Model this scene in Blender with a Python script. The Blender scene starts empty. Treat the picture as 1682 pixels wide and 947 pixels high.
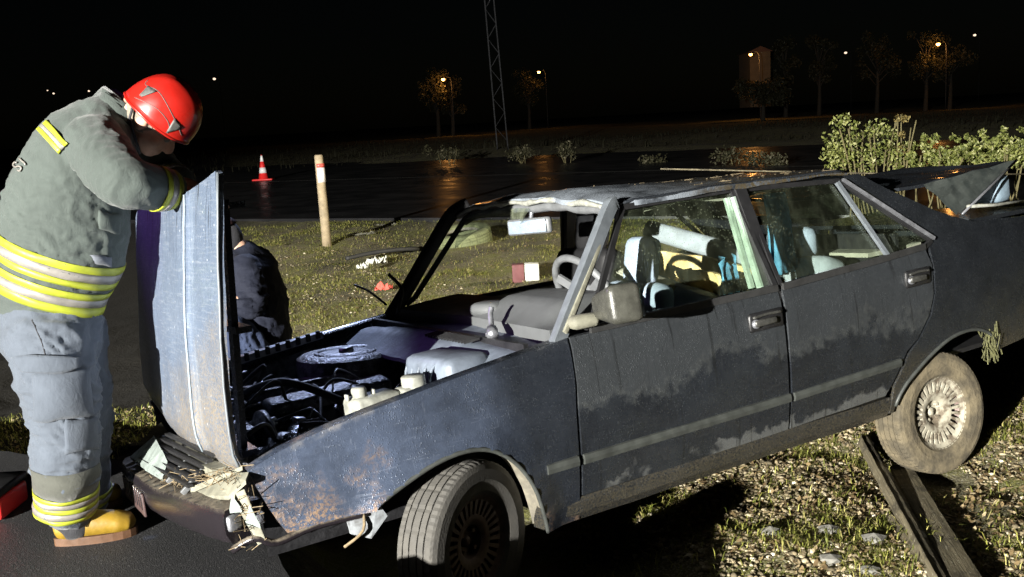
import bpy, bmesh, math, random
import numpy as np
from mathutils import Vector, Matrix, noise as mnoise
from mathutils.geometry import delaunay_2d_cdt
from mathutils.bvhtree import BVHTree

# ------------------------------------------------------------------ camera
SC = bpy.context.scene
COL = SC.collection
random.seed(7)
RNG = np.random.default_rng(11)
H = 1.654
F = 1650.0
WM = np.array([[0.99844, -0.05582, 0.0], [-0.00919, -0.16443, 0.98635], [-0.05506, -0.98481, -0.16469]])
CAR_R = np.array([[-0.86323, 0.50059, -0.06518], [-0.50382, -0.86241, 0.04912], [-0.03162, 0.07524, 0.99666]])
CAR_O = np.array([-0.5623, 3.7925, -0.0564])

cam_data = bpy.data.cameras.new('camera')
cam = bpy.data.objects.new('camera', cam_data)
COL.objects.link(cam)
cam_data.sensor_width = 36.0
cam_data.lens = F / 1682.0 * 36.0
cam_data.clip_start = 0.05
cam_data.clip_end = 6000
r_, u_, b_ = WM @ [1, 0, 0], WM @ [0, -1, 0], WM @ [0, 0, -1]
cam.matrix_world = Matrix(((r_[0], u_[0], b_[0], 0), (r_[1], u_[1], b_[1], 0), (r_[2], u_[2], b_[2], H), (0, 0, 0, 1)))
SC.camera = cam

# ------------------------------------------------------------------ night sky
world = bpy.data.worlds.new('World')
SC.world = world
world.use_nodes = True
wn = world.node_tree
wn.nodes.clear()
sky = wn.nodes.new('ShaderNodeTexSky')
sky.sky_type = 'NISHITA'
sky.sun_disc = False
sky.sun_elevation = math.radians(14)
sky.sun_rotation = math.radians(215)
bg = wn.nodes.new('ShaderNodeBackground')
bg.inputs['Strength'].default_value = 0.00022
wo = wn.nodes.new('ShaderNodeOutputWorld')
wn.links.new(sky.outputs[0], bg.inputs['Color'])
wn.links.new(bg.outputs[0], wo.inputs['Surface'])

# ------------------------------------------------------------------ lights
def aim(o, loc, target):
    o.location = loc
    o.rotation_euler = (Vector(target) - Vector(loc)).to_track_quat('-Z', 'Y').to_euler()

LAMP_POS = (-9.9, -11.9, 3.75)
ld = bpy.data.lights.new('floodlight_beam', 'SPOT')
ld.energy = 84000
ld.color = (1.0, 0.97, 0.90)
ld.shadow_soft_size = 0.09
ld.spot_size = math.radians(88)
ld.spot_blend = 0.55
lamp = bpy.data.objects.new('floodlight_beam', ld)
COL.objects.link(lamp)
aim(lamp, LAMP_POS, (1.6, 4.6, 0.6))

ld2 = bpy.data.lights.new('unseen_violet_light', 'SPOT')  # unseen violet lamp, added to tint the bonnet's top corner
ld2.energy = 70
ld2.spot_size = math.radians(30)
ld2.spot_blend = 0.7
ld2.color = (0.55, 0.25, 1.0)
ld2.shadow_soft_size = 0.15
lamp2 = bpy.data.objects.new('unseen_violet_light', ld2)
COL.objects.link(lamp2)
aim(lamp2, (-2.7, 4.6, 2.2), (-1.42, 3.98, 1.5))

ld3 = bpy.data.lights.new('engine_fill_light', 'SPOT')  # unseen cool lamp, added to brighten the engine bay
ld3.energy = 260
ld3.color = (0.55, 0.66, 1.0)
ld3.shadow_soft_size = 0.04
ld3.spot_size = math.radians(26)
ld3.spot_blend = 0.6
lamp3 = bpy.data.objects.new('engine_fill_light', ld3)
COL.objects.link(lamp3)
aim(lamp3, (-1.3, 6.6, 2.3), (-1.08, 4.05, 0.62))

ld4 = bpy.data.lights.new('unseen_rear_light', 'SPOT')  # unseen warm lamp added behind the car on the right
ld4.energy = 4200
ld4.color = (1.0, 0.88, 0.62)
ld4.shadow_soft_size = 0.06
ld4.spot_size = math.radians(56)
ld4.spot_blend = 0.8
lamp4 = bpy.data.objects.new('unseen_rear_light', ld4)
COL.objects.link(lamp4)
aim(lamp4, (8.5, 9.3, 3.0), (1.0, 9.8, 0.3))

SC.render.engine = 'CYCLES'
SC.view_settings.view_transform = 'Standard'
SC.view_settings.look = 'None'
SC.view_settings.exposure = 0.0
SC.view_settings.gamma = 1.0
SC.view_settings.use_curve_mapping = False
SC.cycles.max_bounces = 6
SC.cycles.transparent_max_bounces = 12
SC.cycles.sample_clamp_indirect = 4.0
SC.cycles.use_denoising = True

# ------------------------------------------------------------------ helpers
def px(u, v, d):
    """point of the world at distance d (world Y) seen at photo pixel u, v"""
    r = WM @ np.array([(u - 841) / F, (v - 473.5) / F, 1.0])
    return r * (d / r[1]) + np.array([0, 0, H])

def mk(name, verts, faces, mat=None, parent=None, smooth=False):
    me = bpy.data.meshes.new(name)
    me.from_pydata([tuple(map(float, v)) for v in verts], [], [tuple(int(i) for i in f) for f in faces])
    me.validate()
    me.update()
    if smooth:
        me.polygons.foreach_set('use_smooth', [True] * len(me.polygons))
    o = bpy.data.objects.new(name, me)
    COL.objects.link(o)
    if mat is not None:
        me.materials.append(mat)
    if parent is not None:
        o.parent = parent
    return o

def tag(o, label=None, cat=None, group=None, kind=None):
    if label: o['label'] = label
    if cat: o['category'] = cat
    if group: o['group'] = group
    if kind: o['kind'] = kind
    return o

def empty(name, loc=(0, 0, 0), label=None, cat=None, group=None):
    o = bpy.data.objects.new(name, None)
    COL.objects.link(o)
    o.location = loc
    o.empty_display_size = 0.1
    return tag(o, label, cat, group)

class MB:
    """collects simple shapes into one mesh"""
    def __init__(s): s.v = []; s.f = []
    def add(s, v, f):
        n = len(s.v)
        s.v.extend([tuple(map(float, p)) for p in v]); s.f.extend([tuple(i + n for i in q) for q in f])
        return s
    def box(s, c, d, rot=None):
        c = np.array(c, float); d = np.array(d, float) / 2
        P = np.array([[x, y, z] for x in (-1, 1) for y in (-1, 1) for z in (-1, 1)], float) * d
        if rot is not None: P = P @ np.array(rot).T
        return s.add(P + c, [(0, 1, 3, 2), (4, 6, 7, 5), (0, 4, 5, 1), (2, 3, 7, 6), (0, 2, 6, 4), (1, 5, 7, 3)])
    def tube(s, pts, r, seg=8, cap=True):
        v, f = sweep(pts, r, seg, cap)
        return s.add(v, f)
    def bar(s, p0, p1, w, h, up=(0, 0, 1)):
        p0 = np.array(p0, float); p1 = np.array(p1, float)
        t = p1 - p0; t = t / np.linalg.norm(t)
        a = np.cross(np.array(up, float), t); a /= np.linalg.norm(a)
        b = np.cross(t, a)
        P = [p + a * w / 2 * i + b * h / 2 * j for p in (p0, p1) for i, j in ((-1, -1), (1, -1), (1, 1), (-1, 1))]
        return s.add(P, [(3, 2, 1, 0), (4, 5, 6, 7), (0, 1, 5, 4), (1, 2, 6, 5), (2, 3, 7, 6), (3, 0, 4, 7)])
    def build(s, name, mat, parent=None, smooth=False):
        return mk(name, s.v, s.f, mat, parent, smooth)

def sweep(pts, r, seg=8, cap=True, ell=None, side=None):
    P = [np.array(p, float) for p in pts]
    n = len(P)
    R = r if hasattr(r, '__len__') else [r] * n
    T = []
    for i in range(n):
        t = P[min(i + 1, n - 1)] - P[max(i - 1, 0)]
        T.append(t / (np.linalg.norm(t) + 1e-9))
    a = np.array(side, float) if side is not None else (np.array([0, 0, 1.0]) if abs(T[0][2]) < 0.9 else np.array([1.0, 0, 0]))
    V = []; Fc = []
    for i in range(n):
        a = a - T[i] * (a @ T[i]); a /= (np.linalg.norm(a) + 1e-9)
        b = np.cross(T[i], a)
        rb = ell[i] if ell is not None else R[i]
        for k in range(seg):
            th = 2 * math.pi * k / seg
            V.append(P[i] + a * rb * math.cos(th) + b * R[i] * math.sin(th))
    for i in range(n - 1):
        for k in range(seg):
            k2 = (k + 1) % seg
            Fc.append((i * seg + k, i * seg + k2, (i + 1) * seg + k2, (i + 1) * seg + k))
    if cap:
        Fc.append(tuple(reversed(range(seg))))
        Fc.append(tuple(range((n - 1) * seg, n * seg)))
    return V, Fc

def catmull(pts, k=6, closed=False):
    P = [np.array(p, float) for p in pts]
    n = len(P); out = []
    m = n if closed else n - 1
    for i in range(m):
        p0 = P[(i - 1) % n] if closed else P[max(i - 1, 0)]
        p1 = P[i % n]; p2 = P[(i + 1) % n]
        p3 = P[(i + 2) % n] if closed else P[min(i + 2, n - 1)]
        for j in range(k):
            t = j / k
            out.append(0.5 * (2 * p1 + (p2 - p0) * t + (2 * p0 - 5 * p1 + 4 * p2 - p3) * t * t + (3 * p1 - p0 - 3 * p2 + p3) * t ** 3))
    if not closed: out.append(P[-1])
    return out

def dens(pts, step, closed=True):
    P = [np.array(p, float) for p in pts]; out = []
    n = len(P)
    for i in range(n if closed else n - 1):
        a, b = P[i], P[(i + 1) % n]
        k = max(1, int(np.linalg.norm(b - a) / step))
        for j in range(k): out.append(a + (b - a) * j / k)
    if not closed: out.append(P[-1])
    return out

def panel(name, outline, fmap, mat, parent, step=0.05, th=0.012, inward=(0, -1, 0), smooth=True, holes=None):
    """sheet cut to an outline in 2-D, mapped to 3-D and given thickness"""
    o2 = dens(outline, step)
    n = len(o2)
    xs = [p[0] for p in o2]; zs = [p[1] for p in o2]
    vin = [Vector((p[0], p[1])) for p in o2]
    poly = np.array([[p[0], p[1]] for p in o2])
    gx = np.arange(min(xs) + step * .5, max(xs), step); gz = np.arange(min(zs) + step * .5, max(zs), step)
    def inside(x, z):
        c = False; j = n - 1
        for i in range(n):
            if (poly[i, 1] > z) != (poly[j, 1] > z) and x < (poly[j, 0] - poly[i, 0]) * (z - poly[i, 1]) / (poly[j, 1] - poly[i, 1]) + poly[i, 0]: c = not c
            j = i
        return c
    for x in gx:
        for z in gz:
            if inside(x, z) and np.min((poly[:, 0] - x) ** 2 + (poly[:, 1] - z) ** 2) > (step * .45) ** 2:
                vin.append(Vector((x, z)))
    edges = [(i, (i + 1) % n) for i in range(n)]
    v2, e2, f2, *_ = delaunay_2d_cdt(vin, edges, [], 1, 1e-6)
    V = [np.array(fmap(p[0], p[1]), float) for p in v2]
    inw = np.array(inward, float)
    N = len(V)
    Fc = []
    cnt = {}
    for f in f2:
        a, b, c = V[f[0]], V[f[1]], V[f[2]]
        nn = np.cross(b - a, c - a)
        f = list(f)
        if nn @ inw > 0: f = f[::-1]
        Fc.append(tuple(f))
        for i in range(3):
            e = (f[i], f[(i + 1) % 3]); cnt[e] = 1
    if th > 0:
        V2 = [p + inw * th for p in V]
        back = [tuple(i + N for i in reversed(f)) for f in Fc]
        rim = [(b, a, a + N, b + N) for (a, b) in cnt if (b, a) not in cnt]
        o = mk(name, V + V2, Fc + back + rim, mat, parent, smooth)
        if smooth:
            sharp_by_angle(o)
    else:
        o = mk(name, V, Fc, mat, parent, smooth)
    return o

def sharp_by_angle(o, deg=40):
    bm = bmesh.new(); bm.from_mesh(o.data)
    lim = math.radians(deg)
    for e in bm.edges:
        if len(e.link_faces) == 2 and e.calc_face_angle(0) > lim: e.smooth = False
    bm.to_mesh(o.data); bm.free()

def rbox(name, c, d, mat, parent=None, bev=0.01, rot=None, seg=2, taper=None):
    bm = bmesh.new()
    bmesh.ops.create_cube(bm, size=1)
    for v in bm.verts:
        v.co = Vector((v.co.x * d[0], v.co.y * d[1], v.co.z * d[2]))
        if taper:
            ax, k = taper
            s_ = 1 - k * (v.co[ax] / d[ax] + .5)
            for i in range(3):
                if i != ax: v.co[i] *= s_
    bmesh.ops.bevel(bm, geom=bm.edges[:] , offset=bev, segments=seg, affect='EDGES', profile=0.5)
    me = bpy.data.meshes.new(name); bm.to_mesh(me); bm.free()
    R3 = Matrix(np.array(rot).tolist()).to_3x3() if rot is not None else Matrix.Identity(3)
    me.transform(Matrix.Translation(Vector(c)) @ R3.to_4x4())
    me.polygons.foreach_set('use_smooth', [True] * len(me.polygons))
    o = bpy.data.objects.new(name, me); COL.objects.link(o)
    if mat: me.materials.append(mat)
    if parent is not None: o.parent = parent
    sharp_by_angle(o, 50)
    return o

def rotm(ax, deg):
    return np.array(Matrix.Rotation(math.radians(deg), 3, ax))

def lathe(profile, seg=48, axis=1, close=False):
    """profile (r, h) turned about an axis"""
    V = []; Fc = []
    n = len(profile)
    for k in range(seg):
        th = 2 * math.pi * k / seg
        for (r, h) in profile:
            p = [0, 0, 0]
            p[axis] = h; p[(axis + 1) % 3] = r * math.cos(th); p[(axis + 2) % 3] = r * math.sin(th)
            V.append(p)
    for k in range(seg):
        k2 = (k + 1) % seg
        for i in range(n if close else n - 1):
            j = (i + 1) % n
            Fc.append((k * n + i, k * n + j, k2 * n + j, k2 * n + i))
    return V, Fc

def fbm(x, y, z=0.0, oct=4):
    return mnoise.fractal(Vector((x, y, z)), 1.0, 2.0, oct)

def big_mesh(name, V, faces_flat, loop_counts, mat, parent=None, smooth=False):
    me = bpy.data.meshes.new(name)
    V = np.asarray(V, np.float32); faces_flat = np.asarray(faces_flat, np.int32); loop_counts = np.asarray(loop_counts, np.int32)
    me.vertices.add(len(V)); me.vertices.foreach_set('co', V.ravel())
    me.loops.add(len(faces_flat)); me.loops.foreach_set('vertex_index', faces_flat)
    me.polygons.add(len(loop_counts))
    st = np.concatenate([[0], np.cumsum(loop_counts)[:-1]]).astype(np.int32)
    me.polygons.foreach_set('loop_start', st)
    me.polygons.foreach_set('loop_total', loop_counts)
    me.update(calc_edges=True)
    if smooth: me.polygons.foreach_set('use_smooth', [True] * len(me.polygons))
    o = bpy.data.objects.new(name, me); COL.objects.link(o)
    for m in (mat if isinstance(mat, list) else [mat]): me.materials.append(m)
    if parent is not None: o.parent = parent
    return o

# ------------------------------------------------------------------ materials
class NT:
    def __init__(s, name):
        s.m = bpy.data.materials.new(name); s.m.use_nodes = True
        s.t = s.m.node_tree; s.t.nodes.clear()
        s.out = s.n('ShaderNodeOutputMaterial')
        s.tc = s.n('ShaderNodeTexCoord')
    def n(s, typ, **kw):
        nd = s.t.nodes.new(typ)
        for k, v in kw.items(): setattr(nd, k, v)
        return nd
    def l(s, a, b): s.t.links.new(a, b)
    def setin(s, nd, i, v):
        if hasattr(v, 'is_output'): s.l(v, nd.inputs[i])
        else: nd.inputs[i].default_value = v
    def noise(s, scale, detail=4, rough=.55, vec=None, dist=0.0):
        nd = s.n('ShaderNodeTexNoise')
        nd.inputs['Scale'].default_value = scale; nd.inputs['Detail'].default_value = detail
        nd.inputs['Roughness'].default_value = rough; nd.inputs['Distortion'].default_value = dist
        s.l(vec if vec is not None else s.tc.outputs['Object'], nd.inputs['Vector'])
        return nd.outputs['Fac']
    def voro(s, scale, vec=None, feature='F1'):
        nd = s.n('ShaderNodeTexVoronoi', feature=feature)
        nd.inputs['Scale'].default_value = scale
        s.l(vec if vec is not None else s.tc.outputs['Object'], nd.inputs['Vector'])
        return nd
    def mapping(s, scale=(1, 1, 1), rot=(0, 0, 0), loc=(0, 0, 0)):
        nd = s.n('ShaderNodeMapping')
        nd.inputs['Scale'].default_value = scale; nd.inputs['Rotation'].default_value = rot; nd.inputs['Location'].default_value = loc
        s.l(s.tc.outputs['Object'], nd.inputs['Vector'])
        return nd.outputs[0]
    def rng(s, v, a, b, c=0.0, d=1.0, smooth=False):
        nd = s.n('ShaderNodeMapRange')
        if smooth: nd.interpolation_type = 'SMOOTHSTEP'
        s.setin(nd, 0, v); nd.inputs[1].default_value = a; nd.inputs[2].default_value = b; nd.inputs[3].default_value = c; nd.inputs[4].default_value = d
        return nd.outputs[0]
    def math(s, op, a, b=0.0, clamp=False):
        nd = s.n('ShaderNodeMath', operation=op); nd.use_clamp = clamp
        s.setin(nd, 0, a); s.setin(nd, 1, b)
        return nd.outputs[0]
    def mix(s, f, a, b):
        nd = s.n('ShaderNodeMix', data_type='RGBA')
        s.setin(nd, 0, f)
        for i, v in ((6, a), (7, b)):
            if hasattr(v, 'is_output'): s.l(v, nd.inputs[i])
            else: nd.inputs[i].default_value = (*v, 1)
        return nd.outputs[2]
    def sep(s):
        nd = s.n('ShaderNodeSeparateXYZ'); s.l(s.tc.outputs['Object'], nd.inputs[0]); return nd.outputs
    def bump(s, h, strength, dist=0.01, normal=None):
        nd = s.n('ShaderNodeBump'); nd.inputs['Strength'].default_value = strength; nd.inputs['Distance'].default_value = dist
        s.l(h, nd.inputs['Height'])
        if normal is not None: s.l(normal, nd.inputs['Normal'])
        return nd.outputs[0]
    def bsdf(s, col, rough=.6, metal=0.0, spec=.5, normal=None, coat=0.0, **kw):
        b = s.n('ShaderNodeBsdfPrincipled')
        if hasattr(col, 'is_output'): s.l(col, b.inputs['Base Color'])
        else: b.inputs['Base Color'].default_value = (*col, 1)
        s.setin(b, 'Roughness', rough); s.setin(b, 'Metallic', metal); s.setin(b, 'Specular IOR Level', spec)
        s.setin(b, 'Coat Weight', coat)
        if normal is not None: s.l(normal, b.inputs['Normal'])
        for k, v in kw.items(): s.setin(b, k.replace('_', ' '), v)
        s.l(b.outputs[0], s.out.inputs['Surface'])
        return b

def simple(name, col, rough=.6, metal=0.0, var=.3, vscale=9.0, bump=.15, bscale=70.0, bdist=.004, col2=None, lo=.35, hi=.7, spec=.5, coat=0.0, rvar=.1):
    t = NT(name)
    n1 = t.noise(vscale, 6)
    c2 = col2 if col2 is not None else tuple(c * (1 - var) for c in col)
    c = t.mix(t.rng(n1, lo, hi), col, c2)
    nb = t.noise(bscale, 4)
    r = t.rng(t.noise(vscale * 2.3, 3), .3, .7, max(0, rough - rvar), min(1, rough + rvar))
    t.bsdf(c, r, metal, spec, t.bump(nb, bump, bdist), coat)
    return t.m

def emit(name, col, st):
    t = NT(name)
    e = t.n('ShaderNodeEmission'); e.inputs[0].default_value = (*col, 1); e.inputs[1].default_value = st
    t.l(e.outputs[0], t.out.inputs['Surface'])
    return t.m

def paint(name, base=(0.016, 0.019, 0.025), kind='door'):
    t = NT(name)
    X, Y, Z = t.sep()
    big = t.noise(2.3, 5); mid = t.noise(7, 8, .62); fine = t.noise(230, 2); fine2 = t.noise(60, 4)
    scr = t.noise(7, 6, .7, t.mapping((1.2, 1.2, 26), (0, .5, .2)))
    scr2 = t.noise(9, 6, .7, t.mapping((22, 3, 1.4), (0, -.35, 0)))
    col = t.mix(t.rng(mid, .35, .75), base, tuple(c * 1.5 for c in base))
    rough = t.rng(fine2, .3, .7, .20, .40)
    # scuffs
    s = t.math('MULTIPLY', t.rng(scr, .60, .72), .55)
    s2 = t.math('MULTIPLY', t.rng(scr2, .60, .70), .45)
    ss = t.math('MAXIMUM', s, s2)
    if kind == 'door':
        col = t.mix(t.rng(mid, .35, .75), (0.014, 0.016, 0.020), (0.023, 0.027, 0.033))
        h = t.math('ADD', Z, t.math('ADD', t.math('MULTIPLY', t.math('SUBTRACT', big, .5), .42), t.math('MULTIPLY', t.math('SUBTRACT', t.noise(12, 9, .68), .5), .26)))
        d = t.rng(h, .615, .668)
        e = t.math('MULTIPLY', d, t.rng(h, .69, .645))
        col = t.mix(t.math('MULTIPLY', d, .65), col, (0.044, 0.049, 0.053))
        col = t.mix(t.math('MULTIPLY', e, t.rng(t.noise(25, 5, .7), .42, .62, .0, .55)), col, (0.10, 0.105, 0.10))
        rough = t.math('ADD', rough, t.math('MULTIPLY', d, .16))
        low = t.math('MULTIPLY', t.rng(t.math('ADD', Z, t.math('MULTIPLY', t.math('SUBTRACT', mid, .5), .25)), .375, .36), t.rng(big, .47, .50))
        col = t.mix(t.math('MULTIPLY', low, .85), col, (0.11, 0.115, 0.115))
        # streaks of run-off water
        st = t.noise(5, 3, .5, t.mapping((9, 1, .35)))
        col = t.mix(t.math('MULTIPLY', t.rng(st, .62, .66), .6), col, (0.012, 0.013, 0.014))
        col = t.mix(t.math('MULTIPLY', ss, .25), col, (0.16, 0.17, 0.18))
    if kind == 'fender':
        fw = t.rng(t.math('ADD', X, t.math('MULTIPLY', t.math('SUBTRACT', big, .5), .5)), -.3, .25)
        col = t.mix(t.math('MULTIPLY', fw, t.rng(mid, .3, .6, .35, .95)), col, (0.085, 0.11, 0.17))  # specular sheen towards the front painted in as lighter blue
        col = t.mix(t.math('MULTIPLY', ss, t.math('ADD', t.math('MULTIPLY', fw, .8), .15)), col, (0.28, 0.32, 0.40))
        h = t.math('ADD', t.math('SUBTRACT', t.math('MULTIPLY', X, .45), t.math('MULTIPLY', Z, 1.0)), t.math('MULTIPLY', mid, .9))
        mud = t.math('MULTIPLY', t.rng(h, -.02, .16), t.rng(t.noise(70, 6, .75), .45, .55))
        col = t.mix(mud, col, t.mix(t.noise(30, 3), (0.10, 0.055, 0.03), (0.30, 0.21, 0.14)))
        edge = t.math('MULTIPLY', t.rng(mid, .45, .6), t.rng(t.math('SUBTRACT', Z, t.math('MULTIPLY', X, -.22)), .845, .86))
        col = t.mix(t.math('MULTIPLY', edge, .7), col, (0.30, 0.28, 0.25))
        rough = t.math('ADD', rough, t.math('MULTIPLY', mud, .4))
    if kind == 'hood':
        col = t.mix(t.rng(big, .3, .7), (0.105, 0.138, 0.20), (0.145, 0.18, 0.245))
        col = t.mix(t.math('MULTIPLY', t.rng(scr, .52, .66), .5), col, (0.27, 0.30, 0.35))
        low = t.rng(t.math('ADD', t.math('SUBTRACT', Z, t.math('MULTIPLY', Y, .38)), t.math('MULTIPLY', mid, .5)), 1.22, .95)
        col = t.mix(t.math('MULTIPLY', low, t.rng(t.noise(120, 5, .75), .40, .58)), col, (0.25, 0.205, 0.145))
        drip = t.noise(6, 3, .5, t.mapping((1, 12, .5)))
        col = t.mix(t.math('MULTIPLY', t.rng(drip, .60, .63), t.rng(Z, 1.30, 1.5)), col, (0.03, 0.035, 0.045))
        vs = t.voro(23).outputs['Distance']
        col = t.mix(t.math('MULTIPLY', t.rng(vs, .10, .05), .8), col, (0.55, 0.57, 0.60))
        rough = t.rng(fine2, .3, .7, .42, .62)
    if kind == 'roof':
        col = t.mix(t.math('MULTIPLY', t.rng(mid, .30, .55), t.rng(X, -1.7, -1.0, .25, .85)), col, (0.33, 0.37, 0.42))  # wet silvery sheen at the front painted in as paler colour
        md = t.math('MULTIPLY', t.rng(X, -1.1, -1.5), t.rng(fine2, .4, .55))
        col = t.mix(md, col, (0.085, 0.068, 0.04))
    if kind == 'dark':
        col = t.mix(t.math('MULTIPLY', ss, .35), col, (0.12, 0.125, 0.12))
        md = t.math('MULTIPLY', t.rng(t.math('ADD', Z, t.math('MULTIPLY', mid, .3)), .70, .52), t.rng(t.noise(150, 5, .7), .40, .6))
        col = t.mix(t.math('MULTIPLY', md, .6), col, (0.10, 0.085, 0.055))
    n1 = t.bump(mid, .10, .02)
    n2 = t.bump(t.noise(420, 2), .5, .0016, n1)
    dd = t.voro(125).outputs['Distance']; dm = t.rng(t.noise(11, 5, .65), .40, .56)
    drop = t.math('MULTIPLY', t.rng(dd, .42, .05, smooth=True), dm)
    n2 = t.bump(drop, .6, .0018, n2)
    sp = t.math('MULTIPLY', t.rng(dd, .26, .12), t.math('MULTIPLY', dm, .38))
    col = t.mix(sp, col, (0.17, 0.185, 0.20))  # lit droplets painted in as paler specks
    t.bsdf(col, rough, .35, .6, n2, .5, Coat_Roughness=.12)
    return t.m

def glassmat(name, tint=(0.92, 0.96, 0.92), dirt=.035):
    t = NT(name)
    tr = t.n('ShaderNodeBsdfTransparent'); tr.inputs[0].default_value = (*tint, 1)
    gl = t.n('ShaderNodeBsdfGlossy'); gl.inputs['Roughness'].default_value = .04; gl.inputs[0].default_value = (.9, .95, .9, 1)
    lw = t.n('ShaderNodeLayerWeight'); lw.inputs[0].default_value = .5
    fr = t.math('ADD', t.math('MULTIPLY', t.math('POWER', lw.outputs['Facing'], 4.0), .8), .035)
    m1 = t.n('ShaderNodeMixShader'); t.l(fr, m1.inputs[0]); t.l(tr.outputs[0], m1.inputs[1]); t.l(gl.outputs[0], m1.inputs[2])
    df = t.n('ShaderNodeBsdfDiffuse'); df.inputs[0].default_value = (.26, .29, .20, 1)
    k = t.math('MULTIPLY', t.rng(t.noise(9, 7, .65, t.mapping((1, 1, .4), (0, .4, 0))), .45, .75), dirt * 1.6)
    k2 = t.math('MULTIPLY', t.rng(t.voro(75).outputs['Distance'], .22, .14), t.math('MULTIPLY', t.rng(t.noise(5), .45, .6), .35))
    kk = t.math('ADD', t.math('MAXIMUM', k, k2), dirt * .25, True)
    m2 = t.n('ShaderNodeMixShader'); t.l(kk, m2.inputs[0]); t.l(m1.outputs[0], m2.inputs[1]); t.l(df.outputs[0], m2.inputs[2])
    t.l(m2.outputs[0], t.out.inputs['Surface'])
    return t.m

MT = {}
MT['door'] = paint('door_paint', kind='door')
MT['fender'] = paint('fender_paint', kind='fender')
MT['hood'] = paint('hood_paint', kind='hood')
MT['roof'] = paint('roof_paint', kind='roof')
MT['dark'] = paint('quarter_paint', (0.014, 0.016, 0.019), 'dark')
MT['plain'] = paint('plain_paint', (0.020, 0.023, 0.028), 'plain')
MT['pillar'] = simple('pillar_grey', (0.12, 0.135, 0.15), .5, .1, var=.35, vscale=14)
MT['rubber'] = simple('rubber', (0.018, 0.018, 0.018), .7, var=.4)
MT['black'] = simple('black_plastic', (0.012, 0.012, 0.013), .5, var=.3)
MT['greyplastic'] = simple('grey_plastic', (0.12, 0.125, 0.13), .55, var=.35, vscale=20)
MT['dash'] = simple('dash_plastic', (0.085, 0.09, 0.092), .6, var=.25, vscale=6, bump=.3, bscale=300, bdist=.001)
MT['cowl'] = simple('cowl_grey', (0.135, 0.16, 0.20), .55, .1, var=.45, vscale=16, bump=.25, bscale=120)
MT['moulding'] = simple('side_moulding', (0.040, 0.044, 0.040), .6, var=.5, vscale=20)
MT['glass'] = glassmat('side_glass')
MT['mirror'] = simple('mirror_shell', (0.055, 0.055, 0.046), .33, 0, var=.4, vscale=30, bump=.5, bscale=320, bdist=.0015)
MT['mirrorglass'] = simple('mirror_glass', (0.26, 0.31, 0.38), .25, .3, var=.25, vscale=30)
MT['tyre'] = simple('muddy_tyre', (0.068, 0.064, 0.056), .85, var=.55, vscale=14, bump=.5, bscale=110, bdist=.003, col2=(0.05, 0.048, 0.044))
MT['muddy'] = simple('mud_caked_tyre', (0.125, 0.102, 0.062), .9, vscale=12, bump=.7, bscale=60, bdist=.006, col2=(0.06, 0.05, 0.032), lo=.42, hi=.6)
MT['rim'] = simple('steel_rim', (0.13, 0.085, 0.07), .55, .3, var=.5, vscale=30, col2=(0.06, 0.042, 0.036))
MT['rimmud'] = simple('muddy_rim', (0.29, 0.27, 0.21), .8, .0, vscale=22, bump=.4, bscale=90, col2=(0.10, 0.08, 0.055), lo=.45, hi=.6)
MT['seat'] = simple('pale_seat', (0.30, 0.35, 0.47), .9, var=.3, vscale=10, bump=.4, bscale=240, bdist=.002)
MT['seatgrey'] = simple('grey_seat', (0.26, 0.29, 0.33), .9, var=.3, vscale=12, bump=.4, bscale=240, bdist=.002)
MT['foam'] = simple('torn_foam', (0.62, 0.50, 0.25), .9, vscale=14, bump=.6, bscale=50, bdist=.006, col2=(0.42, 0.28, 0.10))
MT['bluecloth'] = simple('blue_cloth', (0.10, 0.30, 0.48), .9, var=.5, vscale=18, bump=.4, bscale=160)
MT['headliner'] = simple('headliner', (0.34, 0.33, 0.27), .95, var=.4, vscale=7)
MT['whiteplastic'] = simple('white_plastic', (0.28, 0.285, 0.25), .5, var=.5, vscale=30)
MT['engine'] = simple('engine_metal', (0.13, 0.135, 0.15), .4, .5, vscale=22, bump=.7, bscale=70, bdist=.01, col2=(0.03, 0.03, 0.034), lo=.4, hi=.6)
MT['enginedark'] = simple('oily_metal', (0.02, 0.02, 0.022), .38, .2, var=.5, vscale=18, bump=.6, bscale=60, bdist=.006)
MT['alu'] = simple('dull_aluminium', (0.34, 0.35, 0.38), .4, .7, var=.5, vscale=25, bump=.4)
t = NT('bumper_plastic')
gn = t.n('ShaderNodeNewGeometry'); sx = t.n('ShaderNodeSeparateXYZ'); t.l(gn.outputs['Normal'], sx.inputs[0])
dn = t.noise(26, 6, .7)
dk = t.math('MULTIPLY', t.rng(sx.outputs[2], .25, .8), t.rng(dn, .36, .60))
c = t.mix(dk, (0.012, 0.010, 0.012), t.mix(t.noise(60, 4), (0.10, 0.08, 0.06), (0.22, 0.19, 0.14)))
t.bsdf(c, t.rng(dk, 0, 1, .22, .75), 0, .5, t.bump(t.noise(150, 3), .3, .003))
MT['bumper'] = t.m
MT['tan'] = simple('dirty_panel', (0.19, 0.185, 0.14), .8, var=.5, vscale=18, bump=.4)
MT['lens'] = simple('headlamp_lens', (0.26, 0.30, 0.28), .15, 0, var=.35, vscale=30)
MT['straw'] = simple('straw', (0.20, 0.15, 0.085), .9, var=.5, vscale=60)
MT['plate'] = simple('dirty_plate', (0.055, 0.03, 0.028), .6, var=.5, vscale=40)
# ------------------------------------------------------------------ terrain
def sstep(x, a, b):
    t = np.clip((x - a) / (b - a), 0, 1)
    return t * t * (3 - 2 * t)

EDGE = np.array([(-60, 12.5), (-9, 5.9), (-3.2, 4.95), (-1.75, 4.45), (-1.22, 4.05), (-0.86, 3.35), (-0.62, 2.72), (-0.2, 2.42), (0.5, 2.3), (1.6, 1.85), (9, 0.2), (60, -9)])
PLAT = 0.20

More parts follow.
